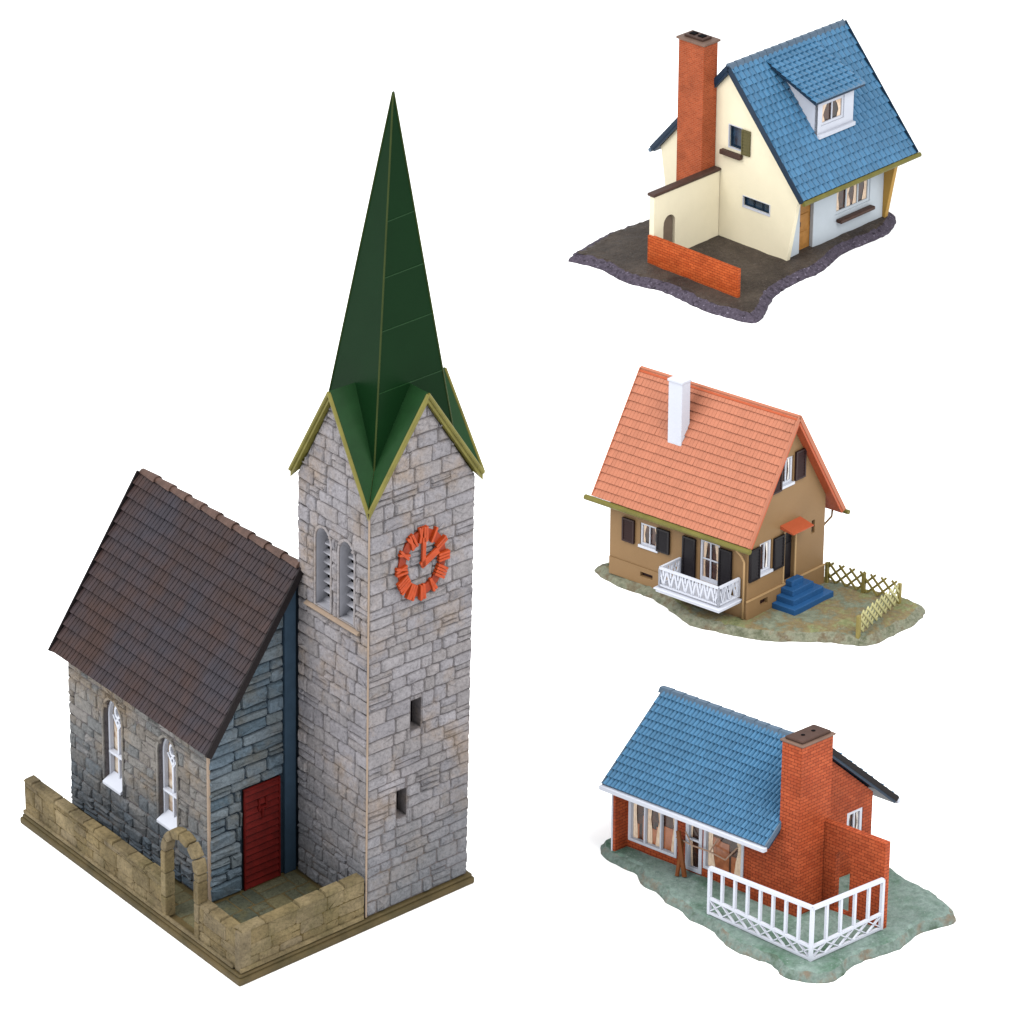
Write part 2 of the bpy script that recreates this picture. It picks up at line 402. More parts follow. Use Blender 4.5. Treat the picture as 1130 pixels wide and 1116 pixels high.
M['glass_room'] = curtain('dark_room_glass', [(.36, (40, 26, 24)), (.5, (96, 60, 44)), (.62, (58, 38, 34)), (.72, (128, 88, 62))], 12, .7)
M['cloth'] = curtain('curtain_cloth', [(.3, (206, 176, 150)), (.5, (236, 214, 190)), (.7, (216, 190, 168))], 22, .8)
M['cloth_pale'] = curtain('pale_curtain_cloth', [(.3, (216, 208, 204)), (.5, (240, 236, 232)), (.7, (222, 214, 208))], 22, .8)
M['cabinet'] = curtain('printed_cabinet', [(.3, (140, 84, 56)), (.5, (186, 122, 84)), (.7, (160, 100, 70))], 18, .75)
CURT = (M['glass_warm'], M['glass_pale'], M['glass_scene'])
def curtains(parent, fm, a0, a1, z0, z1, t, n, kind):
    rg = random.Random(int(a0*1000)+int(z1*1000)); w = (a1-a0)/n; H = z1-z0
    for i in range(n):
        for s in ((-1, 1) if n == 1 else ((-1,) if i == 0 else (1,) if i == n-1 else (-1, 1))):
            ed = a0+i*w if s < 0 else a0+(i+1)*w; d = 1 if s < 0 else -1; k = w*(.62 if n > 1 else .42)*rg.uniform(.8, 1.1)
            pr = [(0, .92), (.25, .60), (.5, .42), (.62, .36), (.8, .5), (1, .62)]
            pts = [(ed, z1)]+[(ed+d*k*(f+rg.uniform(-.05, .05)), z1-H*u) for u, f in pr]+[(ed, z0)]
            mb = MB(); m = len(pts)
            for q in range(1, m-2):      # folds across each strip
                (xa, za), (xb, zb) = pts[q], pts[q+1]
                for f in range(4):
                    f0, f1 = f/4, (f+1)/4; o0, o1 = (.0022 if f % 2 else 0), (0 if f % 2 else .0022)
                    mb.face([fm(ed+(xa-ed)*f0, za, t+o0), fm(ed+(xa-ed)*f1, za, t+o1), fm(ed+(xb-ed)*f1, zb, t+o1), fm(ed+(xb-ed)*f0, zb, t+o0)])
            mb.build('curtain', M['cloth_pale'] if kind == M['glass_pale'] else M['cloth'], parent)
    if kind == M['glass_scene']:
        mb = MB(); x = a0+(a1-a0)*.08; k = 0
        while x < a1-.03:
            ww = rg.uniform(.03, .06); hh = H*rg.uniform(.22, .5)
            mb.plate(rect(x, min(x+ww, a1-.003), z0+.002, z0+hh), [], fm, t-.003-.001*(k % 2), t-.0018+.0004*(k % 2)); x += ww*rg.uniform(.9, 1.5); k += 1
        mb.build('furniture', M['cabinet'], parent)

def window(parent, fm, a0, a1, z0, z1, t, mats, glass, fw=.014, mull=(1, 0), depth=.012, name='window', label=None, sill=None):
    """frame with its glazing bars, and a pane behind it"""
    mb = MB(); mb.plate(rect(a0, a1, z0, z1), [rect(a0+fw, a1-fw, z0+fw, z1-fw)], fm, t-depth, t)
    w = fw*.6
    for i in range(mull[0]):
        c = a0+(a1-a0)*(i+1)/(mull[0]+1); mb.plate(rect(c-w/2, c+w/2, z0+fw, z1-fw), [], fm, t-depth*.8, t-.001)
    for zz in (mull[1] if isinstance(mull[1], (list, tuple)) else [z0+(z1-z0)*(i+1)/(mull[1]+1) for i in range(mull[1])]):
        mb.plate(rect(a0+fw, a1-fw, zz-w/2, zz+w/2), [], fm, t-depth*.7, t-.0016)
    w_ = mb.build(name, mats, parent, bevel=.0012)
    if label: w_.o['label'] = label
    if glass in CURT: curtains(w_, fm, a0+fw, a1-fw, z0+fw, z1-fw, t-depth*.80, mull[0]+1, glass); glass = M['glass_room']
    g = MB(); g.plate(rect(a0+fw*.5, a1-fw*.5, z0+fw*.5, z1-fw*.5), [], fm, t-depth-.006, t-depth*.95); g.build('pane', glass, w_)
    if sill: s_ = MB(); s_.plate(rect(a0-.008, a1+.008, z0-.014, z0+.001), [], fm, t, sill); s_.build('sill', mats, w_, bevel=.001)
    return w_
def shutter(parent, fm, a0, a1, z0, z1, mat, t=.003, slats=9, label=None):
    mb = MB(); fw = .010
    mb.plate(rect(a0, a1, z0, z1), [rect(a0+fw, a1-fw, z0+fw, z1-fw)], fm, t, t+.011)
    n = slats; h = (z1-z0-2*fw)/n
    for i in range(n):
        z = z0+fw+i*h; c = [(a0+fw, a1-fw)]
        mb.hexa([fm(a0+fw, z, t+.001), fm(a1-fw, z, t+.001), fm(a1-fw, z, t+.009), fm(a0+fw, z, t+.009)],
                [fm(a0+fw, z+h, t+.001), fm(a1-fw, z+h, t+.001), fm(a1-fw, z+h, t+.004), fm(a0+fw, z+h, t+.004)])
    o = mb.build('shutter', mat, parent)
    if label: o.o['label'] = label
    return o

# ------------------------------------------------------------------ the setting: the white table
mb = MB(); n = 1
mb.face([(-60, -60, 0), (60, -60, 0), (60, 60, 0), (-60, 60, 0)])
world_fr = Frame((0, 0), 0, 90)
class _P: pass
root0 = _P(); root0.fr = world_fr; root0.loc = Vector((0, 0, 0)); root0.o = None
g = mb.build('ground', plastic('white_table', (.97, .97, .97, 1), .8, .05, 0, 3, 0), root0, recalc=False)
g.o['kind'] = 'structure'

def base_plate(fr, outline, z_top, mats, name, label, seed, step=.03, rim=.05):
    """irregular moulded base: a broken rocky rim sloping up to an uneven top"""
    rg = random.Random(seed)
    if area(outline) < 0: outline = outline[::-1]
    pts = []
    for i in range(len(outline)):
        a, b = Vector(outline[i]), Vector(outline[(i+1) % len(outline)])
        pr, nx = Vector(outline[i-1]), Vector(outline[(i+2) % len(outline)])
        n = max(1, int((b-a).length/step))
        for k in range(n):
            t = k/n; p = .5*((2*a)+(b-pr)*t+(2*pr-5*a+4*b-nx)*t*t+(3*a-pr-3*b+nx)*t**3)
            pts.append((p.x+rg.uniform(-.005, .005), p.y+rg.uniform(-.005, .005)))
    rings = [(0, 0.0), (.002, .012), (rim*.35, .7*z_top-.004), (rim*.8, z_top-.003), (rim*1.25, z_top)]
    R_ = []
    for d, z in rings:
        q = inset(pts, d); R_.append([(x+rg.uniform(-.004, .004)*(d > .005), y+rg.uniform(-.004, .004)*(d > .005), max(0.001, z+rg.uniform(-.006, .006)*(0 < z < z_top)) if z else 0.001) for x, y in q])
    mb = MB(); n = len(pts)
    for r in range(len(rings)-1):
        for i in range(n):
            k = (i+1) % n; mb.face([R_[r][i], R_[r][k], R_[r+1][k], R_[r+1][i]], m=1 if r < 3 else 0)
    top = R_[-1]; verts = [Vector((p[0], p[1])) for p in top]
    x0, x1 = min(p[0] for p in top), max(p[0] for p in top); y0, y1 = min(p[1] for p in top), max(p[1] for p in top)
    gx = x0
    while gx < x1:
        gy = y0
        while gy < y1: verts.append(Vector((gx+rg.uniform(-.01, .01), gy+rg.uniform(-.01, .01)))); gy += .045
        gx += .045
    vo, eo, fo, ov, oe, of = delaunay_2d_cdt(verts, [], [list(range(n))], 1, 1e-6)
    zz = {}
    for i, p in enumerate(vo):
        src = ov[i]
        zz[i] = top[src[0]][2] if src and src[0] < n else z_top+.006*pnoise(Vector((p.x*9, p.y*9, seed)))
    for f in fo: mb.face([(vo[i].x, vo[i].y, zz[i]) for i in f], m=0)
    nd = _P(); nd.fr = fr; nd.loc = fr.world((0, 0, 0)); nd.o = None
    # a single mesh: its own top-level thing
    o = mb.build(name, mats, nd, smooth=False)
    o.o.location = nd.loc; o.o.rotation_euler = (0, 0, fr.rot)
    o.o['label'] = label; o.o['category'] = 'base plate'
    return o

# ================================================================== THE CHURCH
CF = Frame((-0.65368726-.024*.06, -4.38338565), 40.6242, 87.79, .024)
nd = _P(); nd.fr = CF; nd.loc = CF.world((0, 0, 0)); nd.o = None
def solo(mb, fr, name, mats, label, cat, **kw):
    nd = _P(); nd.fr = fr; nd.loc = fr.world((0, 0, 0)); nd.o = None
    o = mb.build(name, mats, nd, **kw); o.o.location = nd.loc; o.o.rotation_euler = (0, 0, fr.rot)
    o.o['label'] = label; o.o['category'] = cat
    return o
ZB = .055
base = thing(CF, 'base_plate', 'flat rectangular brown stone slab under the grey church and its yard wall', 'base plate', (-.05, .9, 0))
sp_ = lambda e: [(-.700-e, -e), (.600+e, -e), (.600+e, 1.70+e), (-.56, 1.70+e), (-.655, 1.765+e), (-.700-e, 1.765+e)]
mb = MB(); mb.hexa([(x, y, .001) for x, y in sp_(.022)], [(x, y, .034) for x, y in sp_(.022)]); mb.build('lower_step', M['slab'], base, bevel=.008, seg=2)
mb = MB(); mb.hexa([(x, y, .034) for x, y in sp_(.013)], [(x, y, ZB-.004) for x, y in sp_(.013)]); mb.build('slab', M['slab'], base, bevel=.006, seg=2)
mb = MB(); flagfm = lambda a, b, t: (a, b, ZB-.004+t)
masonry(mb, rect(-.65, -.01, .045, .54), [], flagfm, 5, .085, .13, .005, .003, .5)
masonry(mb, rect(-.65, -.50, .54, 1.69), [], flagfm, 6, .085, .11, .005, .003, .5)
mb.build('paving', M['flag'], base)

church = thing(CF, 'church', 'grey stone village church with a brown tiled nave roof and a tall green pointed spire', 'church', (0, .6, ZB))
# ---- nave
NX, NY0, NY1, EZ, RZ = .483, .55, 1.70, .835, 1.60
mb = MB(); prof = [(-NX+.006, ZB), (NX-.006, ZB), (NX-.006, EZ), (0, RZ-.03), (-NX+.006, EZ)]
# side walls with arched window openings
wins = [(1.250, 1.400), (.800, .950)]
WZ = (.325, .66, .765)
holes = [arch(a, b, WZ[0], WZ[1], WZ[2], 14) for a, b in wins]
mb.plate(rect(NY0+.006, NY1-.006, ZB, EZ), holes, fx(-NX+.006), -.05, 0)
mb.plate(rect(NY0+.006, NY1-.006, ZB, EZ), [], fx(NX-.006, 1), -.05, 0)
nw = mb.build('nave_wall', [M['mortar']], church)
mb = MB()
masonry(mb, rect(NY0, NY1, ZB, EZ), [(a-.008, b+.008, WZ[0]-.03, WZ[1]+.04) for a, b in wins]+[((a+b)/2-.050, (a+b)/2+.050, WZ[1], WZ[2]+.004) for a, b in wins], fx(-NX+.006), 21, .060, .105, .010, .0020, .45)
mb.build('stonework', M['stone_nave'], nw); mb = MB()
masonry(mb, rect(NY0, NY1, ZB, EZ), [], fx(NX-.006, 1), 22, .060, .105, .009)
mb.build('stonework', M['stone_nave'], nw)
mb = MB()
for y, s in ((NY0+.006, -1), (NY1-.006, 1)):
    mb.plate([(-NX+.006, ZB), (NX-.006, ZB), (NX-.006, EZ), (0, RZ-.035), (-NX+.006, EZ)], [], fy(y, s), -.04, 0)
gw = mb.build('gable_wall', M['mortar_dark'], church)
mb = MB()
DX0, DX1, DZ = -.292, -.088, .572
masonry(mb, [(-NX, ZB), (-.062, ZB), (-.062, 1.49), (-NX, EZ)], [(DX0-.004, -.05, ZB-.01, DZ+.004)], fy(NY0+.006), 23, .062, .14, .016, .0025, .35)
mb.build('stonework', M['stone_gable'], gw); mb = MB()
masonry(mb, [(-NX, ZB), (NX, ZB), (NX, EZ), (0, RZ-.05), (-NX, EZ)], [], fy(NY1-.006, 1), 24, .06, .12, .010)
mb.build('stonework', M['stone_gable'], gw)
mb = MB(); mb.box(-.062, -.0, NY0-.012, NY0+.004, ZB, 1.50); mb.build('corner_strip', M['slate_panel'], gw)
mb = MB(); mb.box(-NX-.002, -NX+.012, NY0-.005, NY0+.010, ZB, EZ-.01); mb.build('corner_edge', M['edge'], nw, bevel=.003)
# windows of the nave
for a, b in wins:
    c = (a+b)/2; t = -.030; fm = fx(-NX+.006)
    mb = MB(); o_ = arch(a, b, WZ[0], WZ[1], WZ[2], 14); i_ = arch(a+.011, b-.011, WZ[0]+.012, WZ[1], WZ[2]-.013, 14)
    mb.plate(o_, [i_], fm, t-.014, t+.010)
    w = mb.build('window', M['white'], church, bevel=.0015)
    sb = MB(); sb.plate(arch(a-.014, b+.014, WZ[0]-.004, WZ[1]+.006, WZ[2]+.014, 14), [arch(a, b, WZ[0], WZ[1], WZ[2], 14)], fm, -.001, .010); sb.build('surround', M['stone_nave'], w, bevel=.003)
    mb = MB()
    mb.plate(rect(c-.006, c+.006, WZ[0]+.008, WZ[1]-.052), [], fm, t-.010, t+.006)
    mb.plate(rect(a+.008, b-.008, .462, .474), [], fm, t-.010, t+.016)
    for s in (-1, 1):
        mb.bar(fm(c, WZ[1]-.055, t), fm(c+s*.042, WZ[1]+.005, t), .010, .010, (1, 0, 0))
    ring = [(c+.026*math.cos(k*math.pi/8), WZ[1]+.032+.034*math.sin(k*math.pi/8)) for k in range(16)]
    rin = [(c+.014*math.cos(k*math.pi/8), WZ[1]+.032+.021*math.sin(k*math.pi/8)) for k in range(16)]
    mb.plate(ring, [rin], fm, t-.010, t+.008)
    ring = [(c+.018*math.cos(k*math.pi/6), WZ[1]-.022+.020*math.sin(k*math.pi/6)) for k in range(12)]
    rin = [(c+.008*math.cos(k*math.pi/6), WZ[1]-.022+.009*math.sin(k*math.pi/6)) for k in range(12)]
    mb.plate(ring, [rin], fm, t-.010, t+.007)
    mb.build('tracery', M['white'], w, bevel=.001)
    g_ = MB(); g_.plate(arch(a+.006, b-.006, WZ[0]+.004, WZ[1], WZ[2]-.008, 14), [], fm, t-.020, t-.016); g_.build('pane', M['glass_pale'], w)
    s_ = MB()
    s_.hexa([fm(a+.004, WZ[0]-.012, t-.01), fm(b-.004, WZ[0]-.012, t-.01), fm(b-.0, WZ[0]-.02, .020), fm(a+.0, WZ[0]-.02, .020)],
            [fm(a+.004, WZ[0]+.030, t-.01), fm(b-.004, WZ[0]+.030, t-.01), fm(b-.0, WZ[0]-.006, .020), fm(a+.0, WZ[0]-.006, .020)])
    s_.build('sill', M['white'], w, bevel=.001)
# nave roof
sl = Vector((.523, 0, 1.62-.862)); H = sl.length
roof = MB(); roof_slab(roof, (-.523, .492, .855), (0, 1, 0), sl, 1.270, H, .030); roof_slab(roof, (.523, .492, .855), (0, 1, 0), (-sl.x, 0, sl.z), 1.270, H, .030)
rf = roof.build('nave_roof', M['under'], church)
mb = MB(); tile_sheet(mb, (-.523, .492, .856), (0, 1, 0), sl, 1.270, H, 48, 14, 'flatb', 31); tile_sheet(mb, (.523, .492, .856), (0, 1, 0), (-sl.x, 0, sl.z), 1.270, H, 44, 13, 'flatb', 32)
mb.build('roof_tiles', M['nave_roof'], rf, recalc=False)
mb = MB(); y = .50; k = 0
while y < 1.70:
    r = .017
    for q in range(6):
        a0, a1 = math.pi*q/6, math.pi*(q+1)/6; r0, r1 = r+.007, r-.001
        mb.face([(r0*math.cos(a0)*1.1, y, 1.615+r0*math.sin(a0)), (r0*math.cos(a1)*1.1, y, 1.615+r0*math.sin(a1)), (r1*math.cos(a1)*1.1, y+.128, 1.615+r1*math.sin(a1)), (r1*math.cos(a0)*1.1, y+.128, 1.615+r1*math.sin(a0))], (k*37 % 10)/10)
    mb.face([((r+.007)*1.1*math.cos(math.pi*q/6), y, 1.615+(r+.007)*math.sin(math.pi*q/6)) for q in range(7)], .4)
    y += .1255; k += 1
mb.build('ridge_tile', M['nave_ridge'], rf, recalc=False)
mb = MB(); mb.bar((-.523, .488, .850), (-.005, .488, 1.600), .010, .036, (0, 0, 1)); mb.build('verge_board', M['under'], rf)
mb = MB(); mb.bar((-.526, 1.764, .852), (-.004, 1.764, 1.612), .008, .050, (0, 0, 1)); mb.build('verge_board', M['under'], rf)
# door
mb = MB(); n = 15; zz = (DZ-ZB)/n
mb.box(DX0, DX1, NY0-.004, NY0+.006, ZB, DZ, m=1)
for i in range(n):
    z = ZB+.004+i*zz; x0, x1 = DX0+.008, DX1-.008
    mb.hexa([(x0, NY0-.014, z), (x1, NY0-.014, z), (x1, NY0-.004, z), (x0, NY0-.004, z)], [(x0, NY0-.0045, z+zz*.74), (x1, NY0-.0045, z+zz*.74), (x1, NY0-.004, z+zz*.74), (x0, NY0-.004, z+zz*.74)])
for x in (DX0+.004, DX1-.004): mb.box(x-.004, x+.004, NY0-.013, NY0-.004, ZB, DZ)
mb.box(DX0, DX1, NY0-.013, NY0-.004, DZ-.006, DZ+.004)
dr = mb.build('door', [M['door_red'], M['under']], church, bevel=.001)
mb = MB(); c = (DX0+DX1)/2
for dx in (-.020, .020): mb.box(c+dx-.004, c+dx+.004, NY0-.018, NY0-.010, .44, .50)
mb.box(c-.026, c+.026, NY0-.019, NY0-.011, .452, .462); mb.box(c-.005, c+.005, NY0-.018, NY0-.010, .40, .46)
mb.build('handle', M['door_red'], dr)

# ---- tower
TW, TD, TZ, PZ = .594, .529, 2.06, 2.50
bel = [(.284, .391), (.111, .218)]; BZ = (1.478, 1.79, 1.862)
slits = [(.247, .306, .918, 1.067), (.173, .230, .497, .638)]
tower = None
faces = [  # name, width, map, openings as polygons, openings as stone-free boxes
    (TD, fx(.006), [arch(a, b, BZ[0], BZ[1]+.008, BZ[2], 12) for a, b in bel], [(a-.012, b+.012, BZ[0]-.01, BZ[1]+.035) for a, b in bel]+[((a+b)/2-.038, (a+b)/2+.038, BZ[1], BZ[2]+.008) for a, b in bel]+[(.06, .46, 1.44, 1.465)]),
    (TW, fy(.006), [rect(*s) for s in slits], [(a-.002, b+.002, c-.004, d+.002) for a, b, c, d in slits]),
    (TD, fx(TW-.006, 1), [], []), (TW, fy(TD-.006, 1), [], [])]
mb = MB(); mst = []
for i, (w_, fm, hp, hr) in enumerate(faces):
    penta = [(.006 if i % 2 else .0065, ZB-.002), (w_-.0065, ZB-.002), (w_-.0065, TZ), (w_/2, PZ-(.09 if i > 1 else 0)), (.006, TZ)]
    mb.plate(penta, hp, fm, -.064, 0, 0, 1 if i == 0 else 0)
    ms = MB(); masonry(ms, [(.004, ZB), (w_-.004, ZB), (w_-.004, TZ), (w_/2, PZ-(.09 if i > 1 else .005)), (.004, TZ)], hr, fm, 41+i, .062, .108, .0095, .0019, .4); mst.append(ms)
tower = mb.build('tower_wall', [M['mortar'], M['reveal']], church)
for ms in mst: ms.build('stonework', M['stone_tower'], tower)
for x, y in ((0, 0),):
    mb = MB(); q, w = (-.003 if x == 0 else -.011), (-.003 if y == 0 else -.011); mb.box(x+q, x+q+.009, y+w, y+w+.009, ZB, TZ); mb.build('corner_edge', M['edge'], tower, bevel=.003)
# dark inside of the slit windows
for s in slits:
    mb = MB(); fm = fy(.006); mb.plate([(s[0]-.004, s[2]-.004), (s[1]+.004, s[2]-.004), (s[1]+.004, s[3]+.004), (s[0]-.004, s[3]+.004)], [], fm, -.074, -.0655)
    mb.build('slit_window', M['black'], church)
for a, b in bel:
    fm = fx(.006); mb = MB(); n = 8; h = (BZ[2]-.01-BZ[0])/n
    for k in range(n):
        z = BZ[0]+.012+k*h; q = 0 if k < n-2 else .012*(k-n+3)
        mb.hexa([fm(a-.002+q, z-.002, -.060), fm(b+.002-q, z-.002, -.060), fm(b+.002-q, z-.012, -.040), fm(a-.002+q, z-.012, -.040)],
                [fm(a-.002+q, z+.004, -.060), fm(b+.002-q, z+.004, -.060), fm(b+.002-q, z-.004, -.040), fm(a-.002+q, z-.004, -.040)])
    w = mb.build('belfry_window', M['reveal'], church)
    sb = MB(); sb.plate(arch(a-.013, b+.013, BZ[0]-.006, BZ[1]+.008, BZ[2]+.014, 12), [arch(a, b, BZ[0], BZ[1]+.008, BZ[2], 12)], fm, -.001, .007); sb.build('surround', M['stone_tower'], w, bevel=.003)
    mb = MB(); mb.plate(arch(a-.006, b+.006, BZ[0]-.01, BZ[1]+.008, BZ[2]+.006, 10), [], fm, -.080, -.0655); mb.build('back_panel', M['black'], w)
mb = MB(); fm = fx(.006); mb.hexa([fm(.065, 1.446, 0), fm(.462, 1.446, 0), fm(.462, 1.452, .018), fm(.065, 1.452, .018)], [fm(.065, 1.468, 0), fm(.462, 1.468, 0), fm(.462, 1.460, .020), fm(.065, 1.460, .020)])
mb.build('window_sill', M['edge'], church, bevel=.001)
# clock
CX_, CZ_, RX_, RZ_ = .288, 1.739, .144, .170
fm = fy(-.002); cp = lambda r, th: (CX_+r*RX_*math.sin(th), CZ_+r*RZ_*math.cos(th))
mb = MB(); mb.plate([cp(.93, k*math.pi/18) for k in range(36)], [[cp(.66, k*math.pi/18) for k in range(36)]], fm, -.004, .008)
ck = mb.build('clock', plastic('dark_orange_ring', col(168, 70, 36), .4, .4, .3, 20), church, bevel=.002)
num = ['XII', 'I', 'II', 'III', 'IIII', 'V', 'VI', 'VII', 'VIII', 'IX', 'X', 'XI']
mb = MB()
def seg(mb, r0, o0, r1, o1, th, w, t0, t1):
    def pt(r, o): return (CX_+RX_*(r*math.sin(th)+o*math.cos(th)), CZ_+RZ_*(r*math.cos(th)-o*math.sin(th)))
    p, q = Vector(pt(r0, o0)), Vector(pt(r1, o1)); d = (q-p).normalized(); n = Vector((-d.y, d.x))*w/2
    mb.plate([tuple(p-n), tuple(q-n), tuple(q+n), tuple(p+n)], [], fm, t0, t1)
for k, s in enumerate(num):
    th = k*math.pi/6; wd = {'I': .085, 'V': .15, 'X': .15}; tot = sum(wd[c] for c in s); o = -tot/2
    for c in s:
        m_ = o+wd[c]/2
        if c == 'I': seg(mb, .60, m_, 1.03, m_, th, .0118, .001, .022)
        elif c == 'V': seg(mb, .60, m_, 1.03, m_-.055, th, .0120, .001, .018); seg(mb, .60, m_, 1.03, m_+.055, th, .0120, .0015, .0175)
        else: seg(mb, .60, m_-.055, 1.03, m_+.055, th, .0120, .001, .018); seg(mb, .60, m_+.055, 1.03, m_-.055, th, .0120, .0015, .0175)
        o += wd[c]
mb.build('numerals', M['clock'], ck, bevel=.0015)
for r, th, w in ((.74, 0.02, .020), (.62, 1.16, .034)):
    mb = MB(); seg(mb, -.10, 0, r, 0, th, w, .010, .022); mb.build('clock_hand', M['clock'], ck, bevel=.002)
# spire
kx, ky = TW/2*.86, TD/2*.86; cx, cy = TW/2, TD/2; ap = (.300, .250, 3.82)
bc = [(cx-kx, cy-ky, 2.0), (cx+kx, cy-ky, 2.0), (cx+kx, cy+ky, 2.0), (cx-kx, cy+ky, 2.0)]
mb = MB()
for i in range(4): mb.face([bc[i], bc[(i+1) % 4], ap])
mb.face(bc[::-1]); sp = mb.build('spire', M['spire'], church)
mb = MB()
for i in range(4):
    a, b = Vector(bc[i]), Vector(ap); mb.tube([tuple(a), tuple(a+(b-a)*.995)], .0042, 6)
mb.build('spire_edge', M['olive_dark'], sp)
for f in (.30, .445, .57, .70):
    mb = MB()
    for i in (0, 1):
        a, b = Vector(bc[i]).lerp(Vector(ap), f), Vector(bc[(i+1) % 4]).lerp(Vector(ap), f+.006); mb.bar(tuple(a), tuple(b), .003, .004)
    mb.build('seam', M['green_roof'], sp)
# the four small gable roofs round the foot of the spire
PT, CT, OV, OL = 2.545, 2.084, .022, .020
def vp(x, y):
    return (x, y)
for (pk, c1, c2) in (((-OV, cy), (-OV, -OL), (-OV, TD+OL)), ((cx, -OV), (-OL, -OV), (TW+OL, -OV)), ((TW+OV, cy), (TW+OV, -OL), (TW+OV, TD+OL)), ((cx, TD+OV), (-OL, TD+OV), (TW+OL, TD+OV))):
    mb = MB(); PT = 2.545 if pk[0] < 0 or pk[1] < 0 else 2.475
    for c in (c1, c2):
        top = [(pk[0], pk[1], PT), (c[0], c[1], CT), (cx, cy, PT)]
        bot = [(p[0], p[1], p[2]-.046) for p in top]
        mb.face(top, m=0); mb.face(bot[::-1], m=1)
        for i in range(3): j = (i+1) % 3; mb.face([bot[i], bot[j], top[j], top[i]], m=1)  # paler olive edges: light through the green plastic painted into the colour
        # rounded verge moulding
        d = (Vector(pk)-Vector((cx, cy))).normalized()*.010
        mb.tube([(pk[0]+d.x*.2, pk[1]+d.y*.2, PT-.008), (c[0]+d.x*.2, c[1]+d.y*.2, CT-.008)], .009, 8, m=1)
    mb.build('gable_roof', [M['green_roof'], M['olive']], church)

# ---- the yard wall
yw = thing(CF, 'yard_wall', 'low mossy brown stone wall with a round-topped gate arch in front of the church', 'wall', (-.68, .3, ZB))
def wall_run(mb_back, mb_st, axis, c, a0, a1, z1, seed, th=.055):
    rgx = random.Random(seed)
    if axis == 'x':
        mb_back.box(c+.004, c+th-.004, a0, a1, ZB, z1-.012); f1, f2 = fx(c+.004), fx(c+th-.004, 1)
    else:
        mb_back.box(a0, a1, c+.004, c+th-.004, ZB, z1-.012); f1, f2 = fy(c+.004), fy(c+th-.004, 1)
    for k, f in enumerate((f1, f2)): masonry(mb_st, rect(a0, a1, ZB, z1-.014), [], f, seed+k, .060, .12, .0045, .0010, .8)
    a = a0                          # rough coping stones
    while a < a1-.01:
        w = min(rgx.uniform(.08, .20), a1-a); h = z1+rgx.uniform(-.004, .003); o_ = rgx.uniform(-.003, .004)
        if axis == 'x': b = [(c-.003+o_, a+.001), (c+th+.003+o_, a+.001), (c+th+.003+o_, a+w-.001), (c-.003+o_, a+w-.001)]
        else: b = [(a+.001, c-.003+o_), (a+w-.001, c-.003+o_), (a+w-.001, c+th+.003+o_), (a+.001, c+th+.003+o_)]
        mb_st.hexa([(x, y, z1-.014) for x, y in b], [(x, y, h+rgx.uniform(-.002, .002)) for x, y in inset(b, .006)], 0, rgx.random()); a += w
mb, ms = MB(), MB(); wall_run(mb, ms, 'x', -.70, .616, 1.772, .242, 61)
w1 = mb.build('wall_section', M['mortar_wall'], yw); ms.build('stonework', M['stone_wall'], w1)
mb, ms = MB(), MB(); wall_run(mb, ms, 'x', -.70, .02, .345, .252, 63)
w1 = mb.build('wall_section', M['mortar_wall'], yw); ms.build('stonework', M['stone_wall'], w1)
mb, ms = MB(), MB(); wall_run(mb, ms, 'y', 0., -.690, -.008, .268, 65)
w1 = mb.build('wall_section', M['mortar_wall'], yw); ms.build('stonework', M['stone_wall'], w1)
mb = MB(); mb.box(-.703, -.640, -.003, .040, ZB, .255); mb.build('corner_post', M['stone_wall'], yw, bevel=.006, seg=2)
mb = MB(); mb.box(-.705, -.015, -.010, .004, ZB, .078, t=.3); mb.box(-.710, -.695, .05, 1.775, ZB, .074, t=.4); mb.build('plinth', M['stone_wall'], yw, bevel=.004)
# arch
mb = MB(); AC, AI, AO, AZ = .464, .110, .152, .398; fm = fx(-.704); th_ = -.052
rg = random.Random(8)
for s in (-1, 1):
    z = ZB
    while z < AZ-.002:
        h = min(rg.uniform(.08, .15), AZ-z)
        a_, b_ = sorted((AC+s*AI, AC+s*AO)); mb.plate(rect(a_+rg.uniform(0, .003), b_-rg.uniform(0, .003), z+.001, z+h-.001), [], fm, th_, rg.uniform(0, .003), t=rg.random()); z += h
n = 6
for k in range(n):
    t0, t1 = math.pi*(k+.03)/n, math.pi*(k+.97)/n; o1 = AO+rg.uniform(-.003, .003)
    mb.plate([(AC+AI*math.cos(t0), AZ+AI*math.sin(t0)), (AC+o1*math.cos(t0), AZ+o1*math.sin(t0)*1.0), (AC+o1*math.cos((t0+t1)/2), AZ+o1*math.sin((t0+t1)/2)), (AC+o1*math.cos(t1), AZ+o1*math.sin(t1)), (AC+AI*math.cos(t1), AZ+AI*math.sin(t1))], [], fm, th_, rg.uniform(0, .003), t=rg.random())
mb.build('gate_arch', M['stone_wall'], yw, bevel=.008, seg=2)

# ================================================================== HOUSE WITH THE BLUE ROOF AND DORMER
HF = Frame((1.74073304, 3.49352791), 47.844, 84.85)
o_ = [(-.90, 1.125), (-.456, 1.20), (-.088, 1.17), (.3, 1.16), (.8, 1.12), (1.08, .9), (1.15, .5), (1.19, .15), (1.15, .0), (.935, -.123), (.693, -.135), (.434, -.129), (.107, -.216), (-.143, -.209), (-.416, -.258), (-.725, -.417), (-.822, -.409), (-.864, -.276), (-.894, -.052), (-.869, .321), (-.93, .565), (-.896, .878), (-.94, 1.06)]
base_plate(HF, o_, .046, [M['ground1'], M['rim1']], 'base_plate', 'dark brown earth base with a purple grey rocky rim under the cream house', 11, rim=.075)
h1 = thing(HF, 'house', 'cream house with blue tiled roof, white dormer and a tall separate brick chimney', 'house', (.5, .5, .04))
ZG = .04
prof = [(0.0, ZG), (-.093, .535), (.53, 1.180), (1.15, .535), (1.06, ZG)]
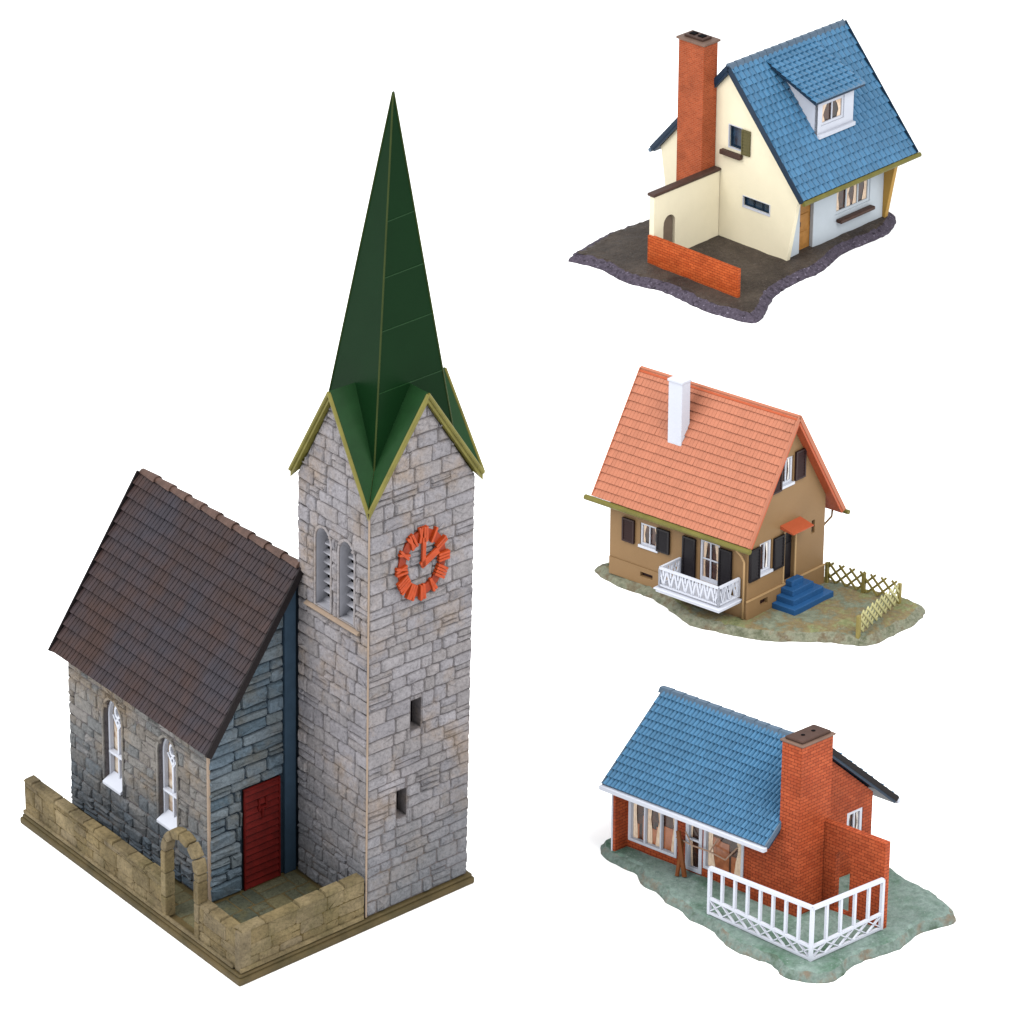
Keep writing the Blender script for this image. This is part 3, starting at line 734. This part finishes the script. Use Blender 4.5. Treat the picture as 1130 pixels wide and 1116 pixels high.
mb = MB()
gwin = rect(.420, .532, .672, .822); lwin = rect(.160, .393, .311, .378)
mb.plate(prof, [gwin, lwin], fx(0), -.035, 0)
mb.build('gable_wall', M['cream'], h1, bevel=.002)
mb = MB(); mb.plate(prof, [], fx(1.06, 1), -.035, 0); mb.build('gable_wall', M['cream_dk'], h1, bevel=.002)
mb = MB(); fwn = rect(.515, .880, .198, .46); dor = [(.15, ZG), (.288, ZG), (.288, .50), (.15, .50)]
mb.plate([(.035, ZG), (.15, ZG), (.15, .50), (.288, .50), (.288, ZG), (1.025, ZG), (1.025, .56), (.035, .56)], [fwn], fy(.02), -.03, 0)
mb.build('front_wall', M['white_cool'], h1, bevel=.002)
mb = MB(); mb.plate(rect(.035, 1.025, ZG, .56), [], fy(1.04, 1), -.03, 0); mb.build('rear_wall', M['cream'], h1)
mb = MB(); mb.plate(rect(.150, .288, ZG, .50), [], fy(.02), -.05, -.03)
for z0_, z1_ in ((.07, .17), (.19, .29), (.31, .47)): mb.plate(rect(.172, .266, z0_, z1_), [], fy(.02), -.031, -.025)
dr = mb.build('door', M['door_wood'], h1, bevel=.002)
mb = MB(); mb.box(.160, .170, .030, .048, .22, .25); mb.build('handle', M['cap'], dr)
window(h1, fy(.02), .515, .880, .198, .46, -.006, M['white_cool'], M['glass_warm'], .02, (2, 0))
mb = MB(); mb.box(.525, .888, -.028, .018, .148, .172); mb.build('flower_box', M['cap'], h1, bevel=.006, seg=2)
window(h1, fx(0), .420, .532, .672, .822, -.014, M['blue_edge'], M['glass_dark'], .010, (0, 0))
mb = MB(); mb.plate([(.416, .668), (.536, .668), (.536, .826), (.416, .826)], [[(.421, .673), (.531, .673), (.531, .821), (.421, .821)]], fx(0), -.01, .004); mb.build('window_surround', M['white'], h1)
window(h1, fx(0), .160, .393, .311, .378, -.014, M['blue_edge'], M['glass_dark'], .005, (2, 0))
mb = MB(); mb.plate([(.155, .301), (.397, .301), (.397, .381), (.155, .381)], [[(.161, .312), (.392, .312), (.392, .378), (.161, .378)]], fx(0), -.01, .004); mb.build('window_surround', M['white'], h1)
shutter(h1, fx(0), .340, .413, .655, .822, M['shutter_olive'], .004, 7)
mb = MB(); mb.box(-.038, -.001, .405, .585, .618, .650); mb.build('flower_box', M['cap'], h1, bevel=.005, seg=2)
# roof
sl = Vector((0, .67, .72)); Hs = sl.length
mb = MB(); roof_slab(mb, (-.03, -.14, .488), (1, 0, 0), sl, 1.19, Hs, .028); roof_slab(mb, (-.03, 1.20, .488), (1, 0, 0), (0, -.67, .72), 1.19, Hs, .028)
rf = mb.build('roof', M['blue_edge'], h1)
for x in (-.034, 1.158):
    for e in ((-.145, .490), (1.205, .490)):
        mb = MB(); dz_ = .006 if x > 1 else 0; mb.bar((x+.003, e[0], e[1]-.004+dz_), (x+.003, .53, 1.213+dz_), .007, .040 if x > 1 else .028); mb.build('verge_board', M['blue_edge'], rf)
mb = MB(); tile_sheet(mb, (-.03, -.14, .489), (1, 0, 0), sl, 1.19, Hs, 24, 18, 'roll', 51); tile_sheet(mb, (-.03, 1.20, .489), (1, 0, 0), (0, -.67, .72), 1.19, Hs, 24, 18, 'roll', 52)
mb.build('roof_tiles', M['blue_tile'], rf, recalc=False)
mb = MB(); x = -.034; k = 0
while x < 1.155:
    mb.hexa([(x, .506, 1.200), (x+.072, .506, 1.198), (x+.072, .554, 1.198), (x, .554, 1.200)], [(x, .518, 1.232), (x+.072, .518, 1.228), (x+.072, .542, 1.228), (x, .542, 1.232)]); x += .0745
mb.build('ridge_tile', M['ridge_grey'], rf)
mb = MB(); mb.tube([(-.03, -.154, .480), (1.185, -.154, .480)], .016, 10); mb.build('gutter', M['olive'], h1)
mb = MB(); mb.tube([(-.03, 1.218, .470), (1.20, 1.218, .470)], .014, 10); mb.build('gutter', M['ridge_grey'], h1)
# dormer
DY = .088; dx0, dx1 = .378, .748; rfz = lambda y: .6405+1.075*y
dm = MB(); zt0 = .982
dm.plate([(dx0, rfz(DY)-.02), (dx1, rfz(DY)-.02), (dx1, zt0), (dx0, zt0)], [rect(.415, .650, .812, .965)], fy(DY), -.025, 0)
for x in (dx0, dx1-.022): dm.plate([(DY+.0005, rfz(DY)-.02), (.46, rfz(.46)-.02), (.46, rfz(.46)+.01), (DY+.0005, zt0)], [], fx(x), -.022, 0)
dn = dm.build('dormer', M['white'], h1)
mb = MB(); P0 = Vector((.300, .042, 1.008)); sd = Vector((0, .480, .182)); mb2 = MB()
roof_slab(mb, P0, (1, 0, 0), sd, .505, sd.length, .018)
mb.build('dormer_roof', M['blue_edge'], dn)
tile_sheet(mb2, P0+Vector((0, 0, .001)), (1, 0, 0), sd, .505, sd.length, 10, 11, 'roll', 53); mb2.build('dormer_tiles', M['blue_tile'], dn, recalc=False)
mb = MB(); mb.plate([(dx0-.002, rfz(DY)+.004), (dx1+.002, rfz(DY)+.004), (dx1+.002, rfz(DY)+.030), (dx0-.002, rfz(DY)+.030)], [], fy(DY), 0, .024); mb.build('dormer_trim', M['white'], dn, bevel=.002)
window(dn, fy(DY), .415, .650, .812, .965, -.006, M['white'], M['glass_warm'], .018, (1, 0), name='dormer_window')
# chimney beside the gable
mb = MB(); mb.box(-.142, -.003, .648, .872, ZG, 1.345); ch = mb.build('chimney', M['brick1'], h1, bevel=.002)
mb = MB(); mb.box(-.156, .010, .634, .886, 1.345, 1.360); mb.box(-.120, -.028, .680, .845, 1.360, 1.376, 1); mb.build('chimney_cap', [M['cap_rim'], M['cap']], ch, bevel=.003)
mb = MB()
for y in (.725, .80): mb.box(-.095, -.052, y-.022, y+.022, 1.376, 1.382)
mb.build('flue', M['black'], ch)
# garden walls
gwl = thing(HF, 'garden_wall', 'tall cream garden wall with a small arched opening and a dark sloping coping beside the gable', 'wall', (-.33, .62, .05))
GX = -.655
mb = MB(); mb.plate([(GX, .03), (0.0-.002, .03), (-.002, .492), (GX, .492)], [arch(-.555, -.440, .06, .27, .328, 10)], fy(.603), -.04, 0); mb.build('wall', M['cream'], gwl, bevel=.003)
mb = MB(); mb.box(GX-.012, .0, .592, .655, .492, .512); mb.build('coping', M['cap'], gwl, bevel=.006, seg=2)
mb = MB(); mb.plate(arch(-.551, -.444, .05, .268, .324, 10), [], fy(.603), -.038, -.022); mb.build('gate', plastic('grey_gate', col(146, 132, 118), .6, .2), gwl)
mb = MB(); mb.box(-.672, -.640, -.155, .640, .03, .232); solo(mb, HF, 'brick_wall', M['brick1w'], 'low bright orange brick wall standing at the front of the dark brown base', 'wall', bevel=.003)
mb = None

# ================================================================== HOUSE WITH THE ORANGE ROOF AND BALCONY
KF = Frame((1.21020262, -1.45872894), 45.3847, 96.0)
o_ = [(.018, 1.00), (-.035, .831), (-.041, .711), (-.048, .558), (-.117, .354), (-.168, .222), (-.146, .109), (-.118, -.02), (-.054, -.185), (.047, -.32), (.132, -.427), (.188, -.552), (.259, -.603), (.367, -.606), (.56, -.608), (.717, -.564), (.748, -.509), (.762, -.382), (.72, -.2), (.70, .1), (.68, .5), (.62, .88), (.35, .96), (.08, 1.01)]
base_plate(KF, o_, .044, [M['ground2'], M['rim2']], 'base_plate', 'mossy green and brown base with an uneven rim under the orange-roofed house', 12, rim=.05)
h2 = thing(KF, 'house', 'taupe rendered house with a salmon orange roof, dark shutters and a white balcony', 'house', (.3, .45, .04))
KX, KY = .605, .888
sx, ex, ez, rx, rz = 1.77, -.055, .487, .305, 1.108
mb = MB()
wA = rect(.578, .690, .268, .395); wB = rect(.178, .303, .180, .415); vA = rect(.601, .682, .086, .112)
mb.plate(rect(.0, KY, ZG, .53), [wA, wB, vA], fx(0), -.03, 0)
mb.build('side_wall', M['taupe'], h2, bevel=.001)
mb = MB(); mb.plate(rect(.0, KY, ZG, .53), [], fx(KX, 1), -.03, 0); mb.build('side_wall', M['taupe'], h2)
gp = [(.0305, ZG), (KX-.0305, ZG), (KX-.001, ZG), (KX-.001, .555), (rx, 1.092), (.001, .555), (.001, ZG)]
gp = [(.001, ZG), (KX-.001, ZG), (KX-.001, .560), (rx, 1.072), (.001, .560)]
uw = rect(.243, .335, .722, .872); lw = rect(.090, .186, .272, .446); dw = rect(.283, .366, .155, .446); slo = rect(.500, .524, .365, .440); vB = rect(.098, .158, .088, .122)
mb = MB(); mb.plate(gp, [uw, lw, dw, slo, vB], fy(0), -.0295, .0005)
mb.build('gable_wall', M['taupe'], h2, bevel=.001)
mb = MB(); mb.plate(gp, [], fy(KY, 1), -.0295, .0005); mb.build('gable_wall', M['taupe'], h2)
mb = MB()
mb.plate(rect(-.006, KX+.006, ZG, .148), [(vB)], fy(0), .0005, .006); mb.plate(rect(0.0, KY, ZG, .140), [vA], fx(0), .0002, .005)
mb.build('plinth', M['taupe'], h2, bevel=.001)
mb = MB(); mb.plate(rect(-.008, KX+.008, .146, .153), [], fy(0), .0005, .009); mb.build('ledge', M['taupe_lt'], h2)
for p_, f_ in ((vA, fx(0)), (vB, fy(0)), (slo, fy(0))):
    (a, c), (b, d) = p_[0], p_[2]; mb = MB(); mb.plate(rect(a-.002, b+.002, c-.002, d+.002), [], f_, -.022, -.014); mb.build('vent', M['shutter_br'], h2)
mb = MB(); (a, c), (b, d) = dw[0], dw[2]; mb.plate(rect(a, b, c, d), [], fy(0), -.028, -.020); mb.plate(rect(a+.018, b-.012, c+.03, d-.08), [], fy(0), -.020, -.016); dr = mb.build('door', M['shutter'], h2)
mb = MB(); mb.plate([(a-.010, c), (b+.010, c), (b+.010, d+.008), (a-.010, d+.008)], [[(a+.001, c+.002), (b-.001, c+.002), (b-.001, d), (a+.001, d)]], fy(0), .0005, .006); mb.build('door_surround', M['taupe_lt'], h2)
mb = MB(); mb.box(a+.008, a+.014, .012, .020, .29, .31); mb.build('handle', M['white'], dr)
# windows and shutters
window(h2, fx(0), .578, .690, .268, .395, -.006, M['white'], M['glass_warm'], .011, (1, 0), sill=.008)
shutter(h2, fx(0), .722, .800, .262, .397, M['shutter_br']); shutter(h2, fx(0), .494, .576, .268, .402, M['shutter'])
window(h2, fx(0), .178, .303, .155, .420, -.004, M['white'], M['glass_warm'], .013, (1, [.310]), name='balcony_door')
mb = MB(); mb.plate(rect(.191, .290, .166, .205), [], fx(0), -.010, -.0045); mb.build('door_panel', M['white'], h2)
shutter(h2, fx(0), .326, .408, .165, .408, M['shutter'], slats=14); shutter(h2, fx(0), .096, .176, .165, .408, M['shutter'], slats=14)
window(h2, fy(0), .243, .335, .722, .872, -.008, M['white'], M['glass_pale'], .013, (1, 0), sill=.008)
shutter(h2, fy(0), .160, .236, .705, .855, M['shutter_br']); shutter(h2, fy(0), .342, .420, .725, .888, M['shutter_br'])
window(h2, fy(0), .090, .186, .272, .446, -.008, M['white'], M['glass_pale'], .013, (1, 0), sill=.008)
shutter(h2, fy(0), .004, .084, .258, .440, M['shutter']); shutter(h2, fy(0), .192, .272, .262, .445, M['shutter'])
shutter(h2, fy(KY, 1), .02, .10, .262, .40, M['shutter_br'])
# roof
def ksl(x0, z0): v = Vector((rx-x0, 0, rz-z0)); return v
a_ = ksl(ex, ez); b_ = ksl(.692, .452)
mb = MB(); roof_slab(mb, (ex, -.052, ez), (0, 1, 0), a_, 1.008, a_.length, .022); roof_slab(mb, (.692, -.052, .452), (0, 1, 0), b_, 1.008, b_.length, .022)
rf = mb.build('roof', M['orange_edge'], h2)
mb = MB(); tile_sheet(mb, (ex, -.052, ez+.001), (0, 1, 0), a_, 1.008, a_.length, 46, 16, 'flat', 71); tile_sheet(mb, (.692, -.052, .453), (0, 1, 0), b_, 1.008, b_.length, 46, 17, 'flat', 72)
mb.build('roof_tiles', M['orange_tile'], rf, recalc=False)
for y in (-.053, .957):
    for xe, ze in ((ex-.002, ez+.002), (.694, .454)):
        mb = MB(); mb.bar((xe, y, ze), (rx, y, rz+.004), .005, .022); mb.build('verge_board', M['orange_tile'], rf)
mb = MB(); mb.tube([(rx, -.052, rz+.004), (rx, .956, rz+.004)], .009, 8); mb.build('ridge_tile', M['orange_tile'], rf)
mb = MB(); mb.tube([(ex-.008, -.060, ez-.014), (ex-.008, 1.000, ez-.014)], .015, 10); mb.build('gutter', M['olive'], h2)
mb = MB(); mb.tube([(.706, -.072, .440), (.706, .985, .440)], .013, 10); mb.build('gutter', M['olive'], h2)
mb = MB(); mb.tube([(ex-.004, .030, ez-.030), (-.020, .030, ez-.075), (-.014, .012, .375), (-.014, .012, .05)], .0055, 8); mb.build('drainpipe', M['taupe_lt'], h2, smooth=True)
mb = MB(); mb.tube([(.690, .02, .430), (.690, .022, .395), (.616, .055, .315), (.616, .055, .05)], .0055, 8); mb.build('drainpipe', M['taupe'], h2, smooth=True)
# chimney
mb = MB(); c0, c1, d0, d1 = .135, .200, .550, .637
mb.hexa([(c0, d0, .80), (c1, d0, .90), (c1, d1, .90), (c0, d1, .80)], [(c0, d0, 1.176), (c1, d0, 1.176), (c1, d1, 1.176), (c0, d1, 1.176)])
ch = mb.build('chimney', M['white'], h2, bevel=.002)
mb = MB(); mb.box(c0-.005, c1+.005, d0-.005, d1+.005, 1.176, 1.190); mb.build('chimney_cap', M['white'], ch, bevel=.002)
# door canopy, balcony
mb = MB(); mb.hexa([(.245, .0, .478), (.405, .0, .478), (.405, -.085, .468), (.245, -.085, .468)], [(.245, .0, .500), (.405, .0, .500), (.405, -.088, .476), (.245, -.088, .476)]); mb.build('door_canopy', M['orange_edge'], h2, bevel=.001)
bal = MB(); bal.box(-.180, -.0052, .030, .435, .136, .152); bal.box(-.188, -.0052, .022, .443, .152, .160)
bl = bal.build('balcony', M['white'], h2, bevel=.002)
mb = MB()
def rail_panel(mb, p, q, z0, z1, n):
    p, q = Vector(p), Vector(q)
    mb.bar((p.x, p.y, z1), (q.x, q.y, z1), .012, .012); mb.bar((p.x, p.y, z0), (q.x, q.y, z0), .009, .010)
    for i in range(n+1):
        c = p.lerp(q, i/n)
        if i in (0, n): mb.bar((c.x, c.y, z0-.008), (c.x, c.y, z1), .011, .011)
        if i < n:
            e = p.lerp(q, (i+1)/n); m_ = p.lerp(q, (i+.5)/n)
            mb.bar((c.x, c.y, z1-.002), (m_.x, m_.y, z0+.002), .0105, .006); mb.bar((m_.x, m_.y, z0+.002), (e.x, e.y, z1-.002), .0105, .006)
            mb.bar((m_.x, m_.y, (z0+z1)/2+.01), (m_.x, m_.y, z1), .010, .005)
rail_panel(mb, (-.165, .420), (-.165, .045), .175, .272, 8); rail_panel(mb, (-.165, .045), (-.010, .045), .175, .272, 3); rail_panel(mb, (-.165, .420), (-.010, .420), .175, .272, 3)
mb.build('railing', M['white'], bl)
# steps
mb = MB()
for i in range(4):
    k = i*.034; mb.box(.192+k*1.0, .505-k*1.15, -.150+k, -.0065, ZG+i*.032 if i else .035, ZG+(i+1)*.032+.004)
st = solo(mb, KF, 'doorstep', M['steps'], 'blue four-tier entrance steps below the dark door of the orange-roofed house', 'steps', bevel=.002)
# lattice fence
fe = thing(KF, 'lattice_fence', 'small olive lattice fence of crossed slats turning a corner on the mossy base', 'fence', (.64, -.25, .04))
def lattice(p, q, z0, z1, n, mat, posts, flip=False, dense=1.):
    p, q = Vector(p), Vector(q); L = (q-p).length; d = (q-p)/L; nrm = Vector((-d.y, d.x))
    mb = MB(); stp = L/n; run = (z1-z0)*.95
    for s in (1, -1):
        for i in range(-3, n+4):
            a = i*stp; b = a+run*s; za, zb_ = z0, z1
            lo, hi = (a, b) if a < b else (b, a)
            # clip to the panel
            def zat(u): return z0+(u-a)/(b-a)*(z1-z0)
            u0, u1 = max(lo, 0), min(hi, L)
            if u1-u0 < .02: continue
            A = p+d*u0+nrm*.003*s; B = p+d*u1+nrm*.003*s
            mb.bar((A.x, A.y, zat(u0)), (B.x, B.y, zat(u1)), .0120, .005, (nrm.x, nrm.y, 0))
    mb.build('lattice_panel', mat, fe)
    for u in posts:
        c = p+d*(u*L); mb = MB(); mb.box(c.x-.009, c.x+.009, c.y-.009, c.y+.009, .03, z1-.006); mb.build('post', M['fence'], fe, bevel=.001)
lattice((.622, -.005), (.655, -.442), .052, .165, 7, M['fence'], (.02, .52, 1.))
lattice((.655, -.442), (.215, -.528), .050, .165, 9, M['fence_lt'], (1.,))

# ================================================================== BUNGALOW WITH THE BLUE ROOF
BF = Frame((1.28204799, -4.36723808), 39.0452, 102.728)
o_ = [(-.03, 1.085), (.04, 1.12), (.104, 1.125), (.30, 1.04), (.55, .95), (.66, .75), (.68, .45), (.68, .20), (.667, .062), (.636, -.006), (.605, -.175), (.556, -.321), (.515, -.401), (.463, -.435), (.359, -.411), (.258, -.403), (.129, -.438), (.02, -.421), (-.112, -.404), (-.237, -.438), (-.319, -.436), (-.371, -.37), (-.394, -.278), (-.348, -.163), (-.357, -.038), (-.338, .085), (-.272, .232), (-.27, .35), (-.228, .428), (-.211, .533), (-.166, .635), (-.148, .741), (-.094, .812), (-.076, .971)]
base_plate(BF, o_, .044, [M['ground3'], M['rim3']], 'base_plate', 'blue green textured base with a wavy edge under the red brick bungalow', 13, rim=.03)
h3 = thing(BF, 'house', 'red brick bungalow with a shallow blue tiled roof, wide picture window and broad brick chimney', 'house', (.3, .5, .04))
WX = .03
mb = MB(); bw = rect(.700, .975, .085, .46); dd = [(.655, ZG), (.655, .47), (.385, .47), (.385, ZG)]
mb.plate([(.27, ZG), (.985, ZG), (.985, .50), (.27, .50)], [bw, rect(.560, .652, .050, .46), rect(.330, .552, .090, .46)], fx(WX), -.025, 0)
mb.build('front_wall', M['brick3'], h3)
window(h3, fx(WX), .700, .975, .085, .46, .006, M['white'], M['glass_scene'], .014, (2, 0), depth=.022, name='picture_window')
window(h3, fx(WX), .560, .652, .050, .46, .004, M['white'], M['glass_warm'], .018, (0, [.215]), depth=.02, name='glazed_door')
window(h3, fx(WX), .330, .552, .090, .46, .004, M['white'], M['glass_scene'], .014, (0, 0), depth=.02)
mb = MB(); mb.hexa([(-.042, .985, ZG), (WX+.001, .985, ZG), (WX+.001, 1.005, ZG), (-.042, 1.005, ZG)], [(-.042, .985, .408), (WX+.001, .985, .480), (WX+.001, 1.005, .480), (-.042, 1.005, .408)]); fin = mb.build('end_wall', M['brick3'], h3)
mb = MB(); mb.box(-.045, -.042, .999, 1.006, ZG, .400); mb.build('edge_trim', M['white'], fin)
gp = [(.0, ZG), (.600, ZG), (.600, .43), (.287, .73), (.0, .455)]
gw_ = rect(.442, .540, .238, .372)
mb = MB(); mb.plate([(.004, ZG), (.600, ZG), (.600, .43), (.287, .728), (.004, .455)], [gw_], fy(.137), -.025, 0); mb.build('gable_wall', M['brick3'], h3)
mb = MB(); mb.plate([(WX+.002, ZG), (.600, ZG), (.600, .43), (.287, .728), (WX+.002, .475)], [], fy(1.003, 1), -.025, 0); mb.build('gable_wall', M['brick3'], h3)
mb = MB(); mb.box(.574, .599, .162, .978, ZG, .45); mb.build('rear_wall', M['brick3'], h3)
window(h3, fy(.137), .442, .540, .238, .372, -.002, M['white'], M['glass_pale'], .016, (1, 0))
# roof
sl = Vector((.367, 0, .367)); Hs = sl.length
mb = MB(); roof_slab(mb, (-.082, .113, .400), (0, 1, 0), sl,   .906, Hs, .022); roof_slab(mb, (.730, .113, .350), (0, 1, 0), (-.445, 0, .417),   .906, .610, .022)
rf = mb.build('roof', M['blue_edge'], h3)
for y in (.112, 1.020):
    for e, ze in ((-.084, .402), (.732, .352)):
        mb = MB(); mb.bar((e, y, ze), (.285, y, .770), .006, .024); mb.build('verge_board', M['ridge_grey'] if e < 0 else M['under'], rf)
mb = MB(); tile_sheet(mb, (-.082, .113, .401), (0, 1, 0), sl,   .906, Hs, 42, 13, 'roll', 81); tile_sheet(mb, (.730, .113, .351), (0, 1, 0), (-.445, 0, .417),   .906, .610, 42, 13, 'roll', 82)
mb.build('roof_tiles', M['blue_tile'], rf, recalc=False)
mb = MB(); y = .113
while y < 1.0:
    mb.hexa([(.262, y, .758), (.308, y, .758), (.308, y+.065, .756), (.262, y+.065, .756)], [(.273, y, .783), (.297, y, .783), (.296, y+.065, .780), (.274, y+.065, .780)]); y += .0663
mb.build('ridge_tile', M['ridge_grey'], rf)
for x0, zf in ((-.104, .402), (.728, .350)):
    mb = MB(); mb.box(x0, x0+.024, .108, 1.026, zf-.024, zf); mb.build('fascia', M['white'], h3, bevel=.003)
# chimney: broad foot, narrower shaft in front of the verge
mb = MB()
mb.plate([(.0, ZG), (.262, ZG), (.262, .452), (.110, .500), (.110, .900), (.0, .900)], [], fx(0), -.186, 0)
mb = MB(); mb.box(.0, .186, .012, .118, ZG, .912); mb.box(.0005, .029, .110, .264, ZG, .455)
ch = mb.build('chimney', M['brick3'], h3)
mb = MB(); mb.box(-.008, .194, .004, .126, .912, .922); mb.build('chimney_cap', M['cap_rim'], ch, bevel=.002)
mb = MB(); mb.box(.006, .180, .018, .112, .922, .936)
c_ = mb.build('chimney_cap', M['cap'], ch, bevel=.005, seg=2)
for x in (.062, .124):
    mb = MB(); mb.tube([(x, .065, .930), (x, .065, .9375)], .009, 10); mb.build('flue', M['black'], ch)
# garden wall with the arch
mb = MB(); mb.plate([(-.312, .03), (.010, .03), (.010, .487), (-.312, .487)], [arch(-.130, -.053, .05, .325, .360, 10)], fx(.155), -.030, 0)
solo(mb, BF, 'garden_wall', M['brick3'], 'tall red brick garden wall with an arched opening joined to the bungalow chimney', 'wall', bevel=.002)
# leaning boards
t1 = thing(BF, 'leaning_board', 'brown wooden boards leaning on the brick wall beside the picture window', 'board', (-.02, .62, .05))
mb = MB(); mb.bar((.004, .672, .250), (-.035, .596, .048), .020, .009, (1, 0, 0)); mb.build('board', M['wood'], t1)
mb = MB(); mb.bar((.012, .655, .200), (-.050, .625, .048), .016, .008, (1, 0, 0)); mb.build('board', M['wood'], t1)
mb = MB()  # thin pale lines across the door panes, built as sticks
tp = [(.012, .690, .206), (.012, .598, .196), (.012, .502, .199), (.012, .415, .188), (.012, .350, .277)]
mb.tube(tp[:4], .0038, 6); mb.tube([tp[3], tp[4]], .0034, 6); mb.tube([tp[2], (.012, .455, .290)], .0034, 6); mb.tube([tp[1], (.012, .640, .255)], .0034, 6)
solo(mb, BF, 'sticks', plastic('pale_stick', col(196, 166, 146)), 'thin pale trellis fixed across the glazed door of the bungalow', 'sticks')
# white fence
fn = thing(BF, 'picket_fence', 'white open fence with crossed lower panels round the bungalow terrace', 'fence', (-.25, -.2, .04))
def wfence(p, q, z1p, z1q, n, posts):
    p, q = Vector(p), Vector(q); z0 = .055
    zt = lambda f: z1p+(z1q-z1p)*f; zm = lambda f: .112+(.012*f)
    A = lambda f: p.lerp(q, f)
    def P(f, z): c = A(f); return (c.x, c.y, z)
    d = (q-p).normalized(); up = (0, 0, 1)
    mb = MB(); mb.bar(P(0, zt(0)), P(1, zt(1)), .016, .020); mb.build('top_rail', M['white'], fn, bevel=.001)
    mb = MB(); mb.bar(P(0, zm(0)+.006), P(1, zm(1)+.006), .012, .016); mb.build('middle_rail', M['white'], fn, bevel=.001)
    mb = MB(); mb.bar(P(0, z0), P(1, z0), .012, .014); mb.build('bottom_rail', M['white'], fn, bevel=.001)
    for i in range(n+1):
        f = i/n; end = i in (0, n)
        if end and i not in posts: continue
        mb = MB(); mb.bar(P(f, z0-.008 if end else zm(f)), P(f, zt(f)), .014 if end else .0115, .014 if end else .012, (d.x, d.y, 0)); mb.build('post' if end else 'picket', M['white'], fn)
    mb = MB()
    for i in range(n):
        f0, f1 = i/n, (i+1)/n
        mb.bar(P(f0, z0+.004), P(f1, zm(f1)), .006, .009, (-d.y, d.x, 0)) if True else None
        mb.bar(P(f0, zm(f0)), P(f1, z0+.004), .0055, .009, (-d.y, d.x, 0))
    mb.build('cross_panel', M['white'], fn)
wfence((-.271, -.305), (-.227, .282), .318, .285, 8, (0, 8))
wfence((-.271, -.307), (.147, -.312), .318, .305, 5, (5,))
